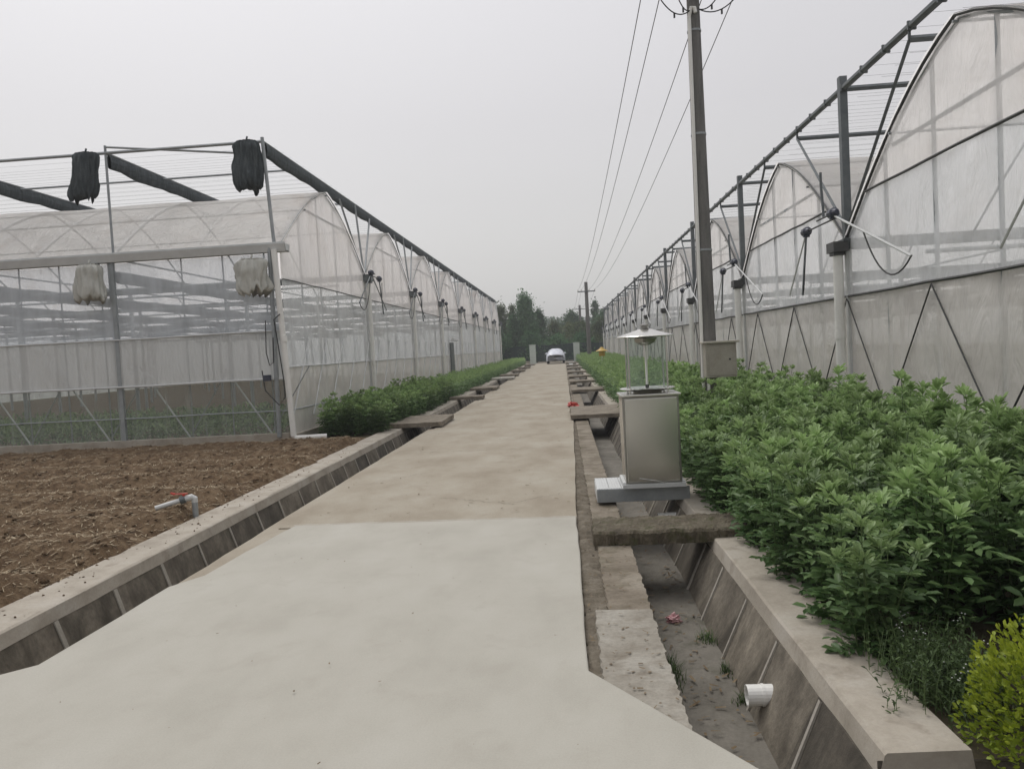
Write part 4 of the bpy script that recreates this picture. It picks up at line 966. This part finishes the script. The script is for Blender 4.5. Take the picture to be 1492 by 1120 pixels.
# ---------------------------------------------------------------- background trees
def tree(name, label, x, y, h, rad, n, mat, seed, leaf=.22, base=.5, feather=0, group='trees behind the gate'):
    rg = np.random.default_rng(seed); T_ = thing(name, label, 'tree', (x, y, 0), group)
    b = MB(); b.tube([(x, y, 0), (x+.1, y, h*.4), (x-.05, y, h*.75), (x, y, h*.95)], [.05+.02*h, .04+.014*h, .05, .02], 8)
    cl = []
    nc = 26
    for k in range(nc):
        a = k*2.4+rg.random(); q = base*.3+(1-base*.3)*(k+rg.random())/nc; rr = rad*(1-q**(3 if not feather else 1.3)*.85)*(.35+.65*rg.random())
        p = np.array([x+math.cos(a)*rr, y+math.sin(a)*rr*.8, .3+q*(h-.5)]); cl.append((p, (.35+.4*rg.random())*rad*(1-.5*q)))
        b.tube([(x, y, max(.3, p[2]-rr*.7)), tuple((p+np.array([x, y, p[2]]))/2), tuple(p)], [.05, .035, .015], 5)
    cl.append((np.array([x, y, h-.25*rad]), .3*rad))
    b.build('trunk', M['bark'], T_)
    m_ = n//len(cl); Cs = []; Ts = []
    for p, s_ in cl:
        v = rg.normal(0, .5, (m_, 3)); 
        if feather: v[:, 2] *= 1.7
        Cs.append(p+v*s_); Ts.append(np.clip(rg.normal(.45, .25, m_)+rg.normal(0, .15), 0, 1))
    Cs = np.concatenate(Cs); Ts = np.concatenate(Ts); k = Cs[:, 2] > .1; Cs = Cs[k]; Ts = Ts[k]; N_ = len(Cs)
    D = rg.normal(0, 1, (N_, 3))+np.array([0, 0, .2+feather]); NN = rg.normal(0, 1, (N_, 3))+np.array([0, 0, .5])
    V, F, T2 = leaf_array(Cs, D, NN, leaf*(.5+rg.random(N_)), leaf*.5*(.5+.7*rg.random(N_)), Ts)
    npmesh('crown', V, F, [mat], T2, parent=T_, origin=(x, y, 0))
TR = [('bamboo_clump', 'tall dark feathery bamboo clump left of the covered car, highest of the trees', -3.95, 88, 7.3, 1.9, 9000, 'tree', .24, .3, .8),
      ('bamboo_clump', 'dark bamboo clump just right of the tallest one', -2.55, 89, 5.6, 1.3, 5000, 'tree', .22, .3, .6),
      ('bamboo_clump', 'dark bamboo clump just left of the tallest one', -5.4, 87.5, 5.2, 1.4, 5000, 'tree', .22, .3, .5),
      ('broadleaf_tree', 'greener tree showing beside the far end of the left greenhouse', -7.1, 92, 6.6, 1.5, 4500, 'olive', .24, .4, .4),
      ('broadleaf_tree', 'thin-topped tree farther behind the left greenhouse end', -6.1, 97, 6.9, 1.2, 3000, 'olive', .22, .4, .6),
      ('leafy_bush', 'pale yellow-green bush behind the car, left one', -.9, 94, 4.3, 1.7, 4500, 'lime', .22, .3, .5),
      ('leafy_bush', 'pale yellow-green bush behind the car, right one', .9, 96, 4.2, 1.6, 4000, 'lime', .22, .3, .3),
      ('broadleaf_tree', 'broad olive tree behind the right gate pillar', 2.3, 90, 4.2, 2.0, 6000, 'olive', .24, .1, 0),
      ('broadleaf_tree', 'dark olive tree beside the end of the right greenhouse', 4.7, 91, 4.4, 2.0, 6000, 'olive', .24, .1, 0),
      ('broadleaf_tree', 'distant dark rounded tree below the third power pole', 1.6, 112, 6.3, 2.6, 4500, 'tree', .32, .1, 0),
      ('conifer_tree', 'distant pointed tree above the right greenhouse end', 5.2, 118, 8.0, 1.2, 2600, 'tree', .3, .2, .3),
      ('broadleaf_tree', 'distant tree mass right of the far power pole', 6.2, 108, 6.2, 2.4, 4500, 'tree', .32, .1, 0),
      ('broadleaf_tree', 'low dark tree behind the left gate pillar', -3.4, 84.8, 3.2, 1.6, 5000, 'tree', .2, .1, 0),
      ('broadleaf_tree', 'low dark shrub tree behind the right gate pillar foot', 2.2, 85.2, 2.9, 1.6, 5000, 'tree', .2, .1, 0),
      ('broadleaf_tree', 'dark tree hugging the corner of the left greenhouse', -7.6, 84, 4.4, 1.8, 5000, 'tree', .22, .1, 0),
      ('broadleaf_tree', 'low dark shrub tree directly behind the covered car', -.6, 85.6, 2.8, 1.8, 5000, 'tree', .2, .1, 0),
      ('broadleaf_tree', 'bushy tree at the far corner of the right greenhouse', 5.6, 85.5, 3.4, 1.7, 4500, 'olive', .22, .1, 0)]
for i, (nm, lb, x, y, h, rd, n, mt, lf, bs, fe) in enumerate(TR): tree(nm, lb, x, y, h, rd, n, M[mt], 900+i, lf, bs, fe)
T = thing('net_fence', 'dark green net fence across the end of the road behind the covered car', 'fence', (0, 84, 0))
MB().grid(lambda a, c: (-14+28*a, 84+.05*math.sin(a*90), .0+(1.9+.05*math.sin(a*37))*c), 120, 4).build('net', M['fence'], T)
for k in range(10): MB().tube([(-14+3*k, 84.05, 0), (-14+3*k, 84.05, 2.1)], .03, 6).build('post', M['galv_dark'], T)
# far tree line to the horizon (reads as one mass)
rg = np.random.default_rng(77); n = 26000; X_ = rg.uniform(-220, 220, n); keep = (np.abs(X_) > 0); Y_ = 240+rg.uniform(0, 30, n)
Hh = 7+3*vnoise(X_, X_*0, 9, 8)+3*vnoise(X_, X_*0, 30, 9); Z_ = Hh*rg.random(n)**.7
V, F, T2 = leaf_array(np.stack([X_, Y_, Z_], 1), rg.normal(0, 1, (n, 3)), rg.normal(0, 1, (n, 3)), 1.2*(.5+rg.random(n)), .9*(.5+rg.random(n)), rg.random(n))
tag(npmesh('far_treeline', V, F, [M['tree']], T2), 'distant line of trees on the horizon', 'trees', kind='stuff')

# ---------------------------------------------------------------- thin haze over the whole place
hz, t, o = newmat('haze_air'); pv = t.nodes.new('ShaderNodeVolumePrincipled'); pv.inputs['Color'].default_value = (.9, .91, .93, 1)
pv.inputs['Density'].default_value = .0015; pv.inputs['Anisotropy'].default_value = .2; t.links.new(pv.outputs[0], o.inputs['Volume'])
hb = MB().box(-920, 920, -220, 1400, -1.7, 18).build('haze', hz); tag(hb, 'thin pale haze in the air', None, kind='stuff')

# ---------------------------------------------------------------- cracks, joints and litter on the road
def crack(p0, p1, wd, z, jag, seed, mat):
    rg_ = random.Random(seed); b_ = MB(); n_ = 40; a = Vector(p0); c = Vector(p1); t_ = (c-a).normalized(); nn = Vector((-t_.y, t_.x)); off = 0
    for k in range(n_+1):
        off += rg_.uniform(-jag, jag); off *= .93; p_ = a.lerp(c, k/n_)+nn*off; h_ = wd*rg_.uniform(.4, 1)*.5
        b_.v += [(p_.x-nn.x*h_, p_.y-nn.y*h_, z), (p_.x+nn.x*h_, p_.y+nn.y*h_, z)]
        if k: i = 2*k; b_.f.append((i-2, i, i+1, i-1))
    struct(b_.build('road_joint', mat))
for i, (p0, p1, wd, jg) in enumerate((((-2.8, 12.6), (.08, 12.45), .012, .004), ((-2.8, 18.3), (.1, 18.2), .016, .004), ((-2.8, 24.4), (.12, 24.3), .02, .004), ((-2.8, 31), (.12, 30.9), .025, .004), ((-2.8, 38), (.14, 38), .03, .004), ((-1.45, 8.5), (-.55, 8.05), .007, .03), ((-.6, 8.1), (-.1, 8.5), .006, .02), ((-2.75, 9.6), (-1.9, 10.4), .006, .03), ((-1.2, 13.8), (-.3, 14.9), .008, .04))):
    crack(p0, p1, wd, -.0085, jg, i, M['crack'])
crack((-2.72, 7.375), (.045, 7.275), .02, .0015, .002, 50, M['pale_edge'])  # thin pale line along the joint between new slab and old road
def flat(x, y): return x*0-.012
V, F = scatter_bits(420, -2.8, .05, 7.4, 40, .01, .05, .006, flat)
tag(npmesh('leaf_litter', V, F, [M['litter']]), 'small dry leaves and straw blown over the old road', 'litter', kind='stuff')
V, F = scatter_bits(260, .05, .44, 2.9, 9, .006, .03, .004, lambda x, y: x*0-.03)
tag(npmesh('leaf_litter', V, F, [M['litter']]), 'dry leaf crumbs on the shelf beside the right drain', 'litter', kind='stuff')
V, F = scatter_bits(330, .50, .92, 3.0, 12, .01, .06, .006, lambda x, y: x*0-.445)
tag(npmesh('leaf_litter', V, F, [M['litter']]), 'dead leaves and silt scraps on the right drain floor', 'litter', kind='stuff')
V, F = scatter_bits(60, -2.9, .3, 2.2, 7.2, .004, .018, .003, lambda x, y: x*0)
tag(npmesh('leaf_litter', V, F, [M['litter']]), 'few specks of grit on the new concrete slab', 'litter', kind='stuff')
